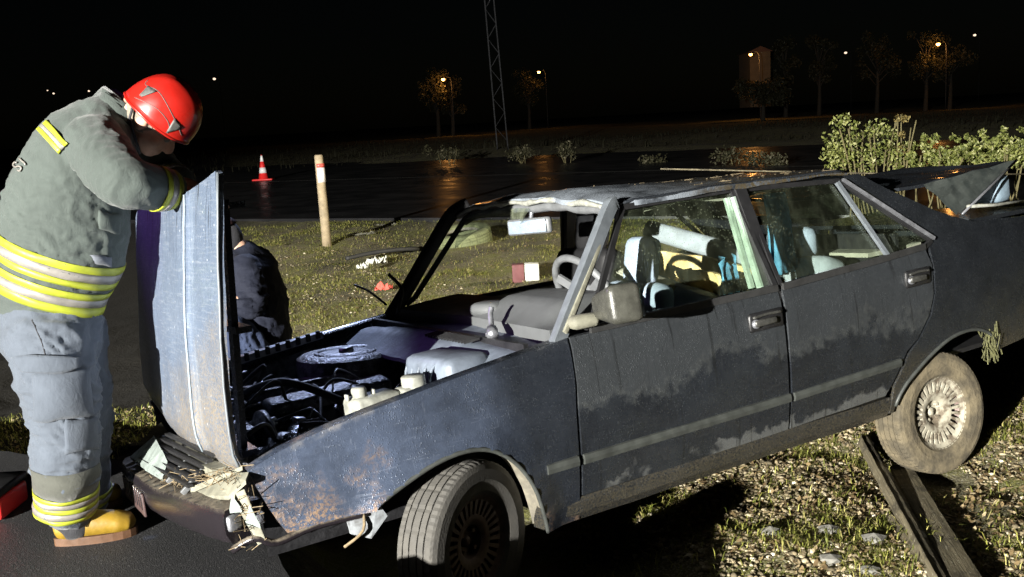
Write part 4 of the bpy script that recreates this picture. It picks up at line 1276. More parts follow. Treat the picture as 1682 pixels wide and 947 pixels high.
def chain(pts, k=5, seg=18):
    """pts: (centre, radius[, radius2]) -> rounded tube"""
    C = [np.append(np.array(p[0], float), [p[1], p[2] if len(p) > 2 else p[1]]) for p in pts]
    D = catmull(C, k) if len(C) > 1 else C
    c = [d[:3] for d in D]; r = [max(.002, d[3]) for d in D]; e = [max(.002, d[4]) for d in D]
    t0 = c[0] - c[1]; t0 /= np.linalg.norm(t0); t1 = c[-1] - c[-2]; t1 /= np.linalg.norm(t1)
    pre = [(c[0] + t0 * r[0] * s, f) for s, f in ((.7, .45), (.45, .78), (.2, .95))]
    post = [(c[-1] + t1 * r[-1] * s, f) for s, f in ((.2, .95), (.45, .78), (.7, .45))]
    cc = [p for p, f in pre] + c + [p for p, f in post]
    rr_ = [r[0] * f for p, f in pre] + r + [r[-1] * f for p, f in post]
    ee = [e[0] * f for p, f in pre] + e + [e[-1] * f for p, f in post]
    return sweep(cc, rr_, seg, True, ee, side=(0, 1, 0.001))

def ball(c, r, R=None, seg=2):
    bm = bmesh.new(); bmesh.ops.create_icosphere(bm, subdivisions=seg, radius=1)
    V = np.array([v.co[:] for v in bm.verts]) * np.array(r); Fc = [tuple(v.index for v in f.verts) for f in bm.faces]; bm.free()
    if R is not None: V = V @ np.array(R).T
    return V + np.array(c), Fc

def mesh_obj(name, me, mat, parent):
    me.name = name; me.materials.clear(); me.materials.append(mat)
    me.polygons.foreach_set('use_smooth', [True] * len(me.polygons))
    o = bpy.data.objects.new(name, me); COL.objects.link(o); o.parent = parent
    return o

def folds(me, specs, amp0=.004, s0=7.0, crease=.013):
    """creases of slack cloth pushed into the mesh along its normals"""
    n = len(me.vertices)
    co = np.empty(n * 3, np.float32); me.vertices.foreach_get('co', co); co = co.reshape(-1, 3)
    no = np.empty(n * 3, np.float32); me.vertices.foreach_get('normal', no); no = no.reshape(-1, 3)
    d = np.zeros(n)
    for i in range(n):
        p = co[i]
        q = (p[0] * 5.5 + fbm(p[0] * 3, p[1] * 3, p[2] * 3) * .8, p[1] * 5.5, p[2] * 8.5 + p[0] * 4)
        rdg = 1 - abs(mnoise.noise(Vector(q)) * 1.6); rdg2 = 1 - abs(mnoise.noise(Vector((q[0] * 2 + 5, q[1] * 2, q[2] * 1.7))) * 1.6)
        d[i] = crease * (max(0, rdg) ** 5 - .25) + crease * .45 * (max(0, rdg2) ** 5 - .25) + amp0 * fbm(p[0] * s0, p[1] * s0, p[2] * s0) + amp0 * .5 * fbm(p[0] * s0 * 3, p[1] * s0 * 3, p[2] * s0 * 2)
    for c, ax, wl, amp, rad in specs:
        c = np.array(c); ax = np.array(ax, float); ax /= np.linalg.norm(ax)
        rel = co - c
        w = np.exp(-(np.linalg.norm(rel, axis=1) / rad) ** 2)
        wob = np.array([fbm(*(rel[i] * 6)) for i in range(n)]) if amp else 0
        ph = (rel @ ax) / wl * 2 * np.pi + wob * 3.0
        d += amp * w * (np.abs(np.sin(ph)) ** .7 - .5)
    co = co + no * d[:, None]
    me.vertices.foreach_set('co', co.astype(np.float32).ravel()); me.update()

def bvh_of(o): 
    me = o.data
    return BVHTree.FromPolygons([v.co[:] for v in me.vertices], [p.vertices[:] for p in me.polygons])

CAMP = Vector((0, 0, H))
def on_cloth(bvh, pts, off, view=None):
    """lay points on the visible side of a surface"""
    out = []
    for (u, v) in pts:
        d = Vector(px(u, v, 3.5)) - CAMP; d.normalize()
        h = bvh.ray_cast(CAMP, d)
        if h[0] is not None and h[1].dot(d) > 0: h = (h[0], -h[1])
        out.append(None if h[0] is None else np.array(h[0] + h[1] * off))
    return out
def cloth_patch(name, bvh, quad, mat, par, off=.006, nu=10, nv=8, th=.006, puff=0.0, smooth=0):
    q = [np.array(p, float) for p in quad]
    V = []; Fc = []
    pts = []
    for i in range(nu + 1):
        for j in range(nv + 1):
            a, b = i / nu, j / nv
            pts.append((q[0] * (1 - a) + q[1] * a) * (1 - b) + (q[3] * (1 - a) + q[2] * a) * b)
    P = on_cloth(bvh, pts, off)
    if all(p is None for p in P): P = on_cloth(bvh, [tuple(np.array(p) + (12, 14)) for p in pts], off)
    last = next((p for p in P if p is not None), np.zeros(3))
    for k, p in enumerate(P):
        if p is None: P[k] = last
        last = P[k]
    P = np.array(P)
    if smooth:
        g_ = P.reshape(nu + 1, nv + 1, 3)
        for _ in range(smooth):
            h_ = g_.copy(); h_[1:-1] = (g_[:-2] + 2 * g_[1:-1] + g_[2:]) / 4; g_ = h_
            h_ = g_.copy(); h_[:, 1:-1] = (g_[:, :-2] + 2 * g_[:, 1:-1] + g_[:, 2:]) / 4; g_ = h_
        P = g_.reshape(-1, 3)
    if puff:
        vd = np.array(CAMP) - P; vd /= np.linalg.norm(vd, axis=1)[:, None]
        for i in range(nu + 1):
            for j in range(nv + 1):
                P[i * (nv + 1) + j] += vd[i * (nv + 1) + j] * puff * math.sin(math.pi * i / nu) ** .5 * math.sin(math.pi * j / nv) ** .5
    N = len(P); vd = np.array(CAMP) - P; vd /= np.linalg.norm(vd, axis=1)[:, None]
    back = P - vd * th
    w = nv + 1
    for i in range(nu):
        for j in range(nv): Fc.append((i * w + j, i * w + j + 1, (i + 1) * w + j + 1, (i + 1) * w + j))
    Fc2 = [tuple(k + N for k in f[::-1]) for f in Fc]
    ring = [j for j in range(w)] + [i * w + nv for i in range(1, nu + 1)] + [nu * w + j for j in range(nv - 1, -1, -1)] + [i * w for i in range(nu - 1, 0, -1)]
    rim = [(ring[(k + 1) % len(ring)], ring[k], ring[k] + N, ring[(k + 1) % len(ring)] + N) for k in range(len(ring))]
    return mk(name, list(P) + list(back), Fc + Fc2 + rim, mat, par, True)

def ring_band(name, bvh, c, ax, h0, h1, mat, par, off=.004, seg=72, far=.5, side=(0, 1, 0)):
    """strip of tape wound round a limb or the trunk"""
    c = np.array(c, float); ax = np.array(ax, float); ax /= np.linalg.norm(ax)
    a = np.array(side, float); a = a - ax * (a @ ax); a /= np.linalg.norm(a); b = np.cross(ax, a)
    V = []; Fc = []
    for k in range(seg):
        th = 2 * math.pi * k / seg; d = a * math.cos(th) + b * math.sin(th)
        for h in (h0, (h0 + h1) / 2, h1):
            o = Vector(c + ax * h + d * far)
            hit = bvh.ray_cast(o, Vector(-d), far)
            V.append(np.array(hit[0]) + d * off if hit[0] is not None else c + ax * h + d * .05)
    V = np.array(V).reshape(seg, 3, 3)
    for _ in range(2): V = (np.roll(V, 1, 0) + 2 * V + np.roll(V, -1, 0)) / 4
    V = V.reshape(-1, 3) 
    for k in range(seg):
        k2 = (k + 1) % seg
        for j in range(2): Fc.append((k * 3 + j, k2 * 3 + j, k2 * 3 + j + 1, k * 3 + j + 1))
    o = mk(name, V, Fc, mat, par, True)
    s = o.modifiers.new('thick', 'SOLIDIFY'); s.thickness = .003; s.offset = 0
    return o

MT['skin'] = simple('skin', (0.50, 0.30, 0.21), .55, var=.25, vscale=25, bump=.2, bscale=200, bdist=.001)
MT['hair'] = simple('grey_hair', (0.20, 0.17, 0.13), .7, var=.5, vscale=70, bump=.8, bscale=260, bdist=.004)
def cloth(name, col, rough=.85, weave=420, var=.2, sheen=.15):
    t = NT(name)
    n1 = t.noise(6, 6); n2 = t.noise(40, 5)
    c = t.mix(t.rng(n1, .35, .68), col, tuple(k * (1 - var) for k in col))
    c = t.mix(t.math('MULTIPLY', t.rng(n2, .55, .75), .3), c, tuple(k * .55 for k in col))
    nb = t.bump(t.noise(9, 3, .5, None, .6), .3, .02); nb = t.bump(t.noise(34, 6, .62, t.mapping((1, 1, .55), (.3, .5, 0)), 1.6), .38, .008, nb); nb = t.bump(t.noise(weave, 2), .25, .0015, nb)
    t.bsdf(c, rough, 0, .3, nb, 0.0, Sheen_Weight=sheen)
    return t.m
MT['jacket'] = cloth('jacket_cloth', (0.050, 0.062, 0.056))
MT['trouser'] = cloth('trouser_cloth', (0.068, 0.081, 0.102))
MT['trouser_low'] = cloth('knee_panel_cloth', (0.06, 0.062, 0.052))
MT['hivis'] = simple('yellow_tape', (0.27, 0.30, 0.022), .5, var=.2, vscale=30, bump=.2, bscale=300, bdist=.001)
MT['silver'] = simple('silver_tape', (0.235, 0.22, 0.20), .4, .2, var=.25, vscale=30, bump=.2, bscale=400, bdist=.001)
MT['helmet'] = simple('red_helmet', (0.31, 0.010, 0.006), .32, 0, var=.15, vscale=5, bump=.05, bscale=30, coat=.3)
MT['darkcloth'] = cloth('navy_cloth', (0.006, 0.008, 0.018), sheen=0.0)
MT['jeans'] = cloth('blue_denim', (0.03, 0.042, 0.085), sheen=0.0)
MT['bootyellow'] = simple('boot_yellow', (0.22, 0.135, 0.01), .5, var=.4, vscale=16)
MT['sole'] = simple('boot_sole', (0.09, 0.04, 0.016), .7, var=.4, vscale=20)
MT['bootblack'] = cloth('boot_black', (0.02, 0.02, 0.024), .7)

def finger(base, dirs, lens, r):
    p = [np.array(base, float)]
    for d, l in zip(dirs, lens):
        d = np.array(d, float); p.append(p[-1] + d / np.linalg.norm(d) * l)
    return chain([(q, r * (1 - .08 * i)) for i, q in enumerate(p)], 3, 10)

def hand(wrist, fwd, up, side, s=1.0):
    """palm, four curled fingers and a thumb off the side of the palm"""
    w = np.array(wrist, float); f = np.array(fwd, float); f /= np.linalg.norm(f)
    u = np.array(up, float); u -= f * (u @ f); u /= np.linalg.norm(u); sd = np.cross(f, u) * side
    out = [chain([(w - f * .02, .028 * s, .024 * s), (w + f * .04 * s, .026 * s, .036 * s), (w + f * .085 * s, .019 * s, .040 * s)], 3, 14)]
    for i, (o, l) in enumerate(((-.033, .75), (-.011, .93), (.011, 1.0), (.033, .9))):
        b = w + f * .085 * s + sd * o * s
        out.append(finger(b, [f - u * .25, f - u * 1.0, f * .1 - u], [.042 * l * s, .028 * l * s, .022 * l * s], .0092 * s))
    b = w + f * .025 * s + sd * .034 * s
    out.append(finger(b, [f * .6 + sd * .9 - u * .3, f + sd * .35 - u * .5, f - u * .6], [.04 * s, .03 * s, .024 * s], .0105 * s))
    return out

# ---------------- firefighter leaning on the bonnet
D = 3.60
ff = empty('person', tuple(px(120, 885, 3.57)), 'person in red helmet and grey turnout suit leaning on the raised bonnet', 'person')
ff.location.z = PLAT
FO = np.array(ff.location)
def L(p): return np.array(p, float)
P_ = lambda u, v, d: px(u, v, d)
hC = P_(258, 190, 3.60)
hF = np.array([.62, .14, -.77]); hF /= np.linalg.norm(hF)
hU = np.array([.77, -.04, .64]); hU -= hF * (hU @ hF); hU /= np.linalg.norm(hU)
hS = np.cross(hF, hU)       # points away from or towards the camera
if hS[1] > 0: hS = -hS      # towards the camera
HR = np.stack([hF, hS, hU], 1)
def hp(f, s, u): return hC + hF * f + hS * s + hU * u
knee_n, ank_n = P_(105, 690, 3.50), np.array([*(P_(112, 860, 3.54)[:2]), PLAT + .10])
knee_f, ank_f = P_(140, 690, 3.74), np.array([*(P_(142, 850, 3.80)[:2]), PLAT + .10])
el_n, wr_n = P_(204, 298, 3.27), P_(284, 313, 3.42)
el_f, wr_f = P_(262, 290, 3.86), P_(298, 302, 3.66)
sh_n, sh_f = P_(152, 230, 3.44), P_(195, 215, 3.80)
body_parts = [
    ball(hp(-.015, 0, -.005), (.098, .076, .092), HR, 3),
    ball(hp(.030, 0, -.055), (.066, .060, .075), HR, 3),
    ball(hp(.055, 0, -.105), (.036, .036, .030), HR, 2),
    chain([(hp(.098, 0, -.028), .010), (hp(.113, 0, -.055), .013), (hp(.106, 0, -.068), .012)], 3, 10),
    ball(hp(.092, 0, -.012), (.012, .05, .010), HR), ball(hp(.086, 0, -.088), (.014, .022, .006), HR), ball(hp(.084, 0, -.100), (.013, .02, .006), HR),
    ball(hp(.058, .048, -.055), (.02, .016, .02), HR), ball(hp(.058, -.048, -.055), (.02, .016, .02), HR),
    chain([(hp(-.06, 0, -.03), .060), (P_(210, 205, 3.62), .060), (P_(185, 215, 3.62), .07)], 4),
    chain([(P_(180, 215, 3.62), .08), (P_(130, 300, 3.62), .13), (P_(95, 420, 3.62), .13), (P_(85, 520, 3.62), .12)], 4),
    chain([(sh_n, .05), (el_n, .042), (wr_n, .030)], 4), chain([(sh_f, .05), (el_f, .042), (wr_f, .030)], 4),
    chain([(P_(75, 525, 3.54), .09), (knee_n, .06), (ank_n, .045)], 4), chain([(P_(105, 525, 3.72), .09), (knee_f, .06), (ank_f, .045)], 4),
    chain([(sh_n, .05), (P_(175, 222, 3.62), .09), (sh_f, .05)], 4)]
for s in (1, -1):
    e = hp(-.012, .076 * s, -.035)
    body_parts.append(ball(e, (.022, .008, .032), HR)); body_parts.append(ball(e + hS * .007 * s + hU * .006, (.018, .006, .026), HR))
body_parts += hand(wr_n, wr_n - el_n + np.array([.05, .05, 0]), (0, 0, 1), 1) + hand(wr_f, wr_f - el_f + np.array([.06, -.05, 0]), (0, 0, 1), -1)
me = remeshed(body_parts, .0062, 2)
me.transform(Matrix.Translation(-Vector(FO)))
body = mesh_obj('body', me, MT['skin'], ff)
for s in (1, -1):
    v, f = ball(hp(.081, .030 * s, -.028) - FO, (.011, .012, .011), HR); mk('eye', v, f, MT['whiteplastic'], body, True)

def up_to(part):       # geometry made in world space, stored relative to the person
    v, f = part
    return [np.array(p) - FO for p in v], f

# jacket
jp = [chain([(P_(84, 492, D), .192, .165), (P_(86, 465, D), .203, .185), (P_(101, 405, D), .222, .20), (P_(113, 335, D), .212, .205), (P_(130, 275, D), .185, .215), (P_(152, 228, D), .150, .20), (P_(178, 196, D), .095, .13)], 5, 28),
      chain([(sh_n, .095), ((sh_n + el_n) / 2 + [0, -.01, -.005], .098), (el_n, .088), ((el_n + wr_n) / 2, .076), (wr_n - (wr_n - el_n) * .08, .066)], 5),
      chain([(sh_f, .100), ((sh_f + el_f) / 2, .105), (el_f, .092), (wr_f - (wr_f - el_f) * .10, .064)], 5),
      chain([(P_(160, 235, 3.50), .11), (P_(185, 212, 3.72), .11)], 4)]
me = remeshed(jp, .009, 5)
e_ax = wr_n - el_n
folds(me, [(el_n + [-.03, 0, .0], el_n - sh_n, .06, .008, .12), (P_(165, 300, 3.42), (.5, 0, 1), 0.09, .010, .14), (P_(70, 400, 3.42), (.3, 0, 1), .10, .014, .20), (P_(40, 330, 3.5), (.6, 0, 1), .09, .012, .14), (P_(150, 240, 3.38), (1, 0, .4), .08, .007, .12), (P_(120, 460, 3.42), (.2, 0, 1), .08, .012, .16), (P_(190, 380, 3.5), (.9, 0, .3), .09, .009, .15)], .004, 4.0, .0055)
me.transform(Matrix.Translation(-Vector(FO)))
jacket = mesh_obj('jacket', me, MT['jacket'], ff)
# collar
cb = P_(192, 192, 3.62); ca = np.array([.55, 0, .83])
V, Fc = sweep([cb - ca * .03, cb + ca * .02, cb + ca * .062, cb + ca * .066, cb + ca * .02], [.105, .098, .092, .084, .086], 24, False, side=(0, 1, 0))
V = [np.array(p) + np.array([0, 0, .012 * math.sin(i * 1.1)]) - FO for i, p in enumerate(V)]
mk('collar', V, Fc, MT['jacket'], jacket, True)
JB = BVHTree.FromPolygons([tuple(np.array(v.co) + FO) for v in jacket.data.vertices], [p.vertices[:] for p in jacket.data.polygons])
def rel(o):
    o.data.transform(Matrix.Translation(-Vector(FO))); return o
ax_t = P_(104, 380, D) - P_(90, 480, D); ax_t /= np.linalg.norm(ax_t)
ax_t = ax_t + np.array([.16, 0, 0])      # hoops tip forward with the stoop
ax_t /= np.linalg.norm(ax_t)
c0 = P_(86, 492, D)
for h0, h1, mm in ((-.012, .022, 'hivis'), (.023, .052, 'silver'), (.053, .080, 'hivis'), (.098, .122, 'hivis'), (.123, .155, 'silver'), (.156, .184, 'hivis')):
    rel(ring_band('reflective_stripe', JB, c0, ax_t, h0 + .018, h1 + .018, MT[mm], jacket))
fa = (wr_n - el_n) / np.linalg.norm(wr_n - el_n)
for h0, h1, mm in ((-.062, -.042, 'hivis'), (-.041, -.016, 'silver'), (-.015, .004, 'hivis')):
    rel(ring_band('cuff_stripe', JB, wr_n - fa * .01, fa, h0, h1, MT[mm], jacket, .004, 40, .12))
fb_ = (wr_f - el_f) / np.linalg.norm(wr_f - el_f)
for h0, h1, mm in ((-.05, -.033, 'hivis'), (-.032, -.010, 'silver')):
    rel(ring_band('cuff_stripe', JB, wr_f - fb_ * .01, fb_, h0, h1, MT[mm], jacket, .004, 40, .12))
# shoulder-blade tape
def lerp2(a, b, k): return (a[0] + (b[0] - a[0]) * k, a[1] + (b[1] - a[1]) * k)
qa, qb, qc, qd = (62, 214), (78, 199), (115, 237), (97, 253)
for k0, k1, mm in ((0, .34, 'hivis'), (.35, .66, 'silver'), (.67, 1.0, 'hivis')):
    rel(cloth_patch('shoulder_stripe', JB, [lerp2(qa, qb, k0), lerp2(qd, qc, k0), lerp2(qd, qc, k1), lerp2(qa, qb, k1)], MT[mm], jacket, .008, 8, 3, .012, 0, 4))
# last letters of the word across the back
def letters(txt, u, v, h, ang, sq):
    segs = {'S': [(.9, .85), (.6, 1), (.2, .95), (.1, .75), (.3, .55), (.7, .45), (.9, .25), (.75, .03), (.35, 0), (.1, .15)], 'I': [(.5, 0), (.5, 1)]}
    out = []
    c, s = math.cos(ang), math.sin(ang)
    for i, ch in enumerate(txt):
        pts = catmull([np.array(p) for p in segs[ch]], 4) if ch != 'I' else [np.array((.5, k / 4)) for k in range(5)]
        uv = []
        for p in pts:
            x = (p[0] + i * 1.15) * h * sq; y = p[1] * h
            uv.append((u + x * c + y * s, v + x * s - y * c))
        out.append(uv)
    return out
for i, uv in enumerate(letters('SI', 33, 282, 15, -.75, .62)):
    P = [p for p in on_cloth(JB, uv, .006) if p is not None]
    if len(P) > 1:
        m = MB(); m.tube(P, .0032, 6); rel(m.build('back_letter', MT['silver'], jacket, True))
MT['seamgrey'] = cloth('seam_grey', (0.055, 0.065, 0.06))
# pockets and seams of the jacket
rel(cloth_patch('chest_pocket', JB, [(160, 345), (196, 352), (194, 385), (160, 376)], MT['jacket'], jacket, .010, 8, 6, .025, .010, 3))
for pts in ():
    P = [p for p in on_cloth(JB, [tuple(q) for q in catmull([np.array(p) for p in pts], 4)], .003) if p is not None]
    if len(P) > 2:
        P = np.array(P); P[1:-1] = (P[:-2] + P[1:-1] + P[2:]) / 3
        m = MB(); m.tube(catmull(P, 4), .0022, 5); rel(m.build('seam', MT['seamgrey'], jacket, True))
MT['darkgrey'] = cloth('glove_grey', (0.10, 0.11, 0.13))
# radio / glove tucked in the front pocket
rel(cloth_patch('glove', JB, [(146, 415), (180, 421), (181, 436), (153, 430)], MT['darkgrey'], jacket, .012, 8, 5, .025, .014, 3))

# trousers
tp = [chain([(P_(84, 505, D), .175, .165), (P_(84, 560, 3.58), .180, .165)], 4, 24),
      chain([(P_(78, 545, 3.53), .148, .14), (P_(92, 620, 3.50), .140, .13), (knee_n, .122), (P_(108, 760, 3.51), .112), (P_(110, 828, 3.53), .108)], 5, 22),
      chain([(P_(112, 545, 3.72), .135, .13), (P_(128, 620, 3.74), .115), (knee_f, .098), (P_(140, 770, 3.77), .092), (P_(140, 826, 3.79), .09)], 5, 22)]
me = remeshed(tp, .009, 5)
folds(me, [(P_(100, 700, 3.4), (.2, 0, 1), .07, .014, .14), (P_(90, 570, 3.4), (.5, 0, 1), .08, .012, .14), (P_(115, 790, 3.42), (0, 0, 1), .06, .012, .10), (P_(150, 640, 3.5), (.6, 0, 1), .07, .012, .12)], .006, 5.5)
me.transform(Matrix.Translation(-Vector(FO)))
trousers = mesh_obj('trousers', me, MT['trouser'], ff)
TB = BVHTree.FromPolygons([tuple(np.array(v.co) + FO) for v in trousers.data.vertices], [p.vertices[:] for p in trousers.data.polygons])
rel(cloth_patch('cargo_pocket', TB, [(55, 612), (143, 606), (150, 680), (60, 692)], MT['trouser'], trousers, .016, 14, 12, .035, .020, 5))
rel(cloth_patch('pocket_flap', TB, [(33, 586), (124, 580), (128, 606), (38, 614)], MT['trouser'], trousers, .034, 12, 6, .030, .006, 5))
rel(cloth_patch('knee_panel', TB, [(104, 690), (156, 686), (158, 738), (108, 742)], MT['trouser'], trousers, .012, 8, 8, .025, .004, 4))
ln = P_(108, 760, 3.51) - P_(110, 828, 3.53); ln /= np.linalg.norm(ln)
cl = P_(110, 828, 3.53)
rel(ring_band('calf_panel', TB, cl, ln, .075, .175, MT['trouser_low'], trousers, .003, 48, .2))
for h0, h1, mm in ((.055, .072, 'hivis'), (.034, .055, 'silver'), (.016, .033, 'hivis'), (-.01, .014, 'silver'), (-.028, -.012, 'hivis')):
    rel(ring_band('ankle_stripe', TB, cl, ln, h0, h1, MT[mm], trousers, .005, 48, .2))
lf = P_(140, 770, 3.77) - P_(140, 826, 3.79); lf /= np.linalg.norm(lf)
for h0, h1, mm in ((.055, .072, 'hivis'), (.034, .055, 'silver'), (.016, .033, 'hivis')):
    rel(ring_band('ankle_stripe', TB, P_(140, 826, 3.79), lf, h0, h1, MT[mm], trousers, .005, 40, .2))
P = [p for p in on_cloth(TB, [tuple(q) for q in catmull([np.array(p) for p in ((52, 525), (68, 560), (74, 582))], 6)], .001) if p is not None]
if len(P) > 2: m = MB(); m.tube(P, .002, 5); rel(m.build('seam', MT['bootblack'], trousers, True))

# boots
def boot(heel, toe, ank):
    heel = np.array(heel); toe = np.array(toe); d = toe - heel; d[2] = 0; d /= np.linalg.norm(d)
    Ln = np.linalg.norm((toe - heel)[:2]); z0 = PLAT
    b = lambda k, z: np.array([*(heel + d * Ln * k)[:2], z0 + z])
    sdv = (-d[1], d[0], 0)
    foot = sweep([b(0, .055), b(.10, .062), b(.35, .068), (b(.6, .062)), b(.8, .055), b(.94, .048), b(1.0, .04)], [.028, .046, .055, .048, .044, .034, .012], 18, True, [.024, .040, .042, .050, .054, .044, .014], side=sdv)
    me = remeshed([foot], .008, 3); me.transform(Matrix.Translation(-Vector(FO)))
    o = mesh_obj('boot', me, MT['bootyellow'], ff)
    sh = chain([(b(.28, .06), .062, .056), (np.array(ank) + [0, 0, .02], .068, .062), (np.array(ank) + [0, 0, .16], .075, .07)], 4)
    me = remeshed([sh], .01, 3); me.transform(Matrix.Translation(-Vector(FO)))
    mesh_obj('boot_shaft', me, MT['bootblack'], o)
    n = 22; V = []
    for k in range(n):
        a = 2 * math.pi * k / n; r = math.cos(a); s = math.sin(a)
        w = .046 + .014 * (r + .1)
        c = b(.5 + .52 * r, 0)
        V.append(c + np.array(sdv) * s * w)
    V = [p - FO for p in V] + [p + np.array([0, 0, .030]) - FO for p in V]
    mk('boot_sole', V, [tuple(range(n))[::-1], tuple(range(n, 2 * n))] + [(i, (i + 1) % n, (i + 1) % n + n, i + n) for i in range(n)], MT['sole'], o)
    return o
boot(P_(92, 892, 3.52), P_(224, 868, 3.60), ank_n)
boot(P_(118, 870, 3.84), P_(205, 862, 3.92), ank_f)

# hair, helmet
V, Fc = ball((0, 0, 0), (.101, .080, .094), None, 3)
V = np.array(V); keep = [f for f in Fc if all(V[i, 0] < .050 and V[i, 2] > -.070 for i in f)]
hv = [hp(*p) + hU * -.005 + hF * -.018 - FO for p in V]
mk('hair', hv, keep, MT['hair'], ff, True)
ns, nr = 48, 14
V = []; Fc = []
for j in range(nr + 1):
    ph = math.pi / 2 * j / nr
    for k in range(ns):
        a = 2 * math.pi * k / ns
        ca_, sa_ = math.cos(a), math.sin(a)
        ex = .136 if ca_ > 0 else .126
        x = ex * ca_ * math.cos(ph) ** .8; y = .116 * sa_ * math.cos(ph) ** .8; z = .155 * math.sin(ph) ** .95
        drop = -.018 * max(0, -ca_) ** 2 - .004 * abs(sa_) + .008 * max(0, ca_)
        z += drop * (1 - math.sin(ph))
        ridge = .004 * math.exp(-((abs(y) - .045) / .010) ** 2)
        V.append(hp(x, y, z + .0) + hU * ridge - FO)
for j in range(nr):
    for k in range(ns):
        k2 = (k + 1) % ns
        Fc.append((j * ns + k, j * ns + k2, (j + 1) * ns + k2, (j + 1) * ns + k))
hel = mk('helmet', V, Fc, MT['helmet'], ff, True)
sd_ = hel.modifiers.new('thick', 'SOLIDIFY'); sd_.thickness = .004; sd_.offset = 0
m = MB(); m.tube([V[k] for k in range(ns)] + [V[0]], .0055, 8, False); m.build('helmet_rim', MT['helmet'], hel, True)
HB = BVHTree.FromPolygons([tuple(np.array(v) + FO) for v in V], Fc)
MT['vent'] = simple('vent_mesh', (0.07, 0.07, 0.065), .6, var=.4, vscale=90)
rel(cloth_patch('helmet_vent', HB, [(230, 157), (244, 142), (258, 151), (234, 160)], MT['vent'], hel, .006, 5, 4, .004))
rel(cloth_patch('helmet_vent', HB, [(272, 217), (286, 193), (297, 207), (293, 211)], MT['vent'], hel, .006, 5, 4, .004))
rel(cloth_patch('helmet_badge', HB, [(223, 134), (235, 124), (238, 127), (227, 138)], MT['silver'], hel, .005, 4, 3, .003))
for pts in ([(222, 160), (258, 178), (278, 205), (270, 228)], [(244, 132), (240, 140), (262, 152), (285, 192), (298, 222)]):
    P = [p for p in on_cloth(HB, [tuple(q) for q in catmull([np.array(p) for p in pts], 6)], .0025) if p is not None]
    if len(P) > 2: m = MB(); m.tube(P, .0016, 5); rel(m.build('helmet_groove', MT['vent'], hel, True))
m = MB(); m.tube([hp(-.075, .080, .0) - FO, hp(-.05, .083, -.05) - FO, hp(.02, .066, -.10) - FO, hp(.05, .0, -.140) - FO], .005, 6); m.build('chin_strap', MT['bootblack'], hel, True)

# ---------------- crouching helper behind the bonnet
cp = empty('person', tuple(px(415, 735, 5.35)), 'person in dark navy clothes crouching behind the raised bonnet', 'person')
cp.location.z = float(ground_h(cp.location.x, cp.location.y))
FO = np.array(cp.location)
Q = lambda u, v, d: px(u, v, d)
zf = FO[2]
kn, kf = Q(372, 540, 5.15), Q(385, 560, 5.60)
an = np.array([*(Q(392, 700, 5.18)[:2]), zf + .09]); af_ = np.array([*(Q(400, 700, 5.62)[:2]), zf + .09])
hc = Q(367, 390, 5.32)
hF = np.array([-.85, -.05, -.52]); hF /= np.linalg.norm(hF); hU = np.array([-.5, 0, .86]); hU -= hF * (hU @ hF); hU /= np.linalg.norm(hU); hS = np.cross(hF, hU); HR = np.stack([hF, hS, hU], 1)
hq = lambda f, s, u: hc + hF * f + hS * s + hU * u
bp_ = [ball(hc, (.095, .075, .105), HR, 3), ball(hq(.03, 0, -.06), (.065, .058, .07), HR, 3), chain([(hq(.088, 0, -.01), .010), (hq(.105, 0, -.04), .013)], 3, 8), ball(hq(.075, 0, -.075), (.014, .022, .006), HR),
       chain([(hq(-.03, 0, -.08), .055), (Q(398, 418, 5.35), .06)], 3), chain([(Q(400, 425, 5.36), .10), (Q(425, 500, 5.40), .12), (Q(430, 590, 5.42), .12)], 4),
       chain([(Q(400, 432, 5.20), .045), (Q(412, 500, 5.12), .038), (Q(386, 496, 5.08), .028)], 4), chain([(Q(405, 432, 5.5), .045), (Q(395, 510, 5.5), .038), (Q(372, 500, 5.4), .028)], 4),
       chain([(Q(425, 595, 5.32), .08), (kn, .055), (an, .04)], 4), chain([(Q(430, 595, 5.5), .08), (kf, .055), (af_, .04)], 4)]
for s in (1, -1): bp_.append(ball(hq(-.01, .076 * s, -.02), (.02, .008, .03), HR))
bp_ += hand(Q(386, 496, 5.08), (-1, .1, -.3), (0, -.6, .8), 1) + hand(Q(372, 500, 5.4), (-1, -.1, -.2), (0, 0, 1), -1)
me = remeshed(bp_, .0075, 2); me.transform(Matrix.Translation(-Vector(FO))); b2 = mesh_obj('body', me, MT['skin'], cp)
jp = [chain([(Q(398, 420, 5.35), .10, .15), (Q(412, 450, 5.37), .145, .19), (Q(425, 500, 5.40), .155, .19), (Q(432, 560, 5.42), .155, .18)], 5, 24),
      chain([(Q(402, 434, 5.20), .085), (Q(414, 500, 5.13), .075), (Q(392, 498, 5.08), .052)], 5), chain([(Q(405, 434, 5.5), .085), (Q(395, 510, 5.5), .075), (Q(378, 502, 5.42), .052)], 5)]
me = remeshed(jp, .013, 4); folds(me, [(Q(414, 490, 5.1), (0, 0, 1), .07, .02, .16), (Q(430, 520, 5.3), (.3, 0, 1), .08, .016, .16)], .007, 5.0)
me.transform(Matrix.Translation(-Vector(FO))); mesh_obj('jacket', me, MT['darkcloth'], cp)
tp = [chain([(Q(432, 575, 5.40), .16, .17), (Q(428, 600, 5.40), .16, .17)], 4), chain([(Q(425, 595, 5.30), .115), (Q(400, 560, 5.2), .10), (kn, .085), (Q(385, 640, 5.16), .075), (an, .07)], 5), chain([(Q(430, 595, 5.5), .115), (kf, .085), (af_, .07)], 5)]
me = remeshed(tp, .013, 4); folds(me, [(Q(400, 560, 5.1), (1, 0, .3), .07, .014, .16)], .006, 5.0)
me.transform(Matrix.Translation(-Vector(FO))); mesh_obj('trousers', me, MT['jeans'], cp)
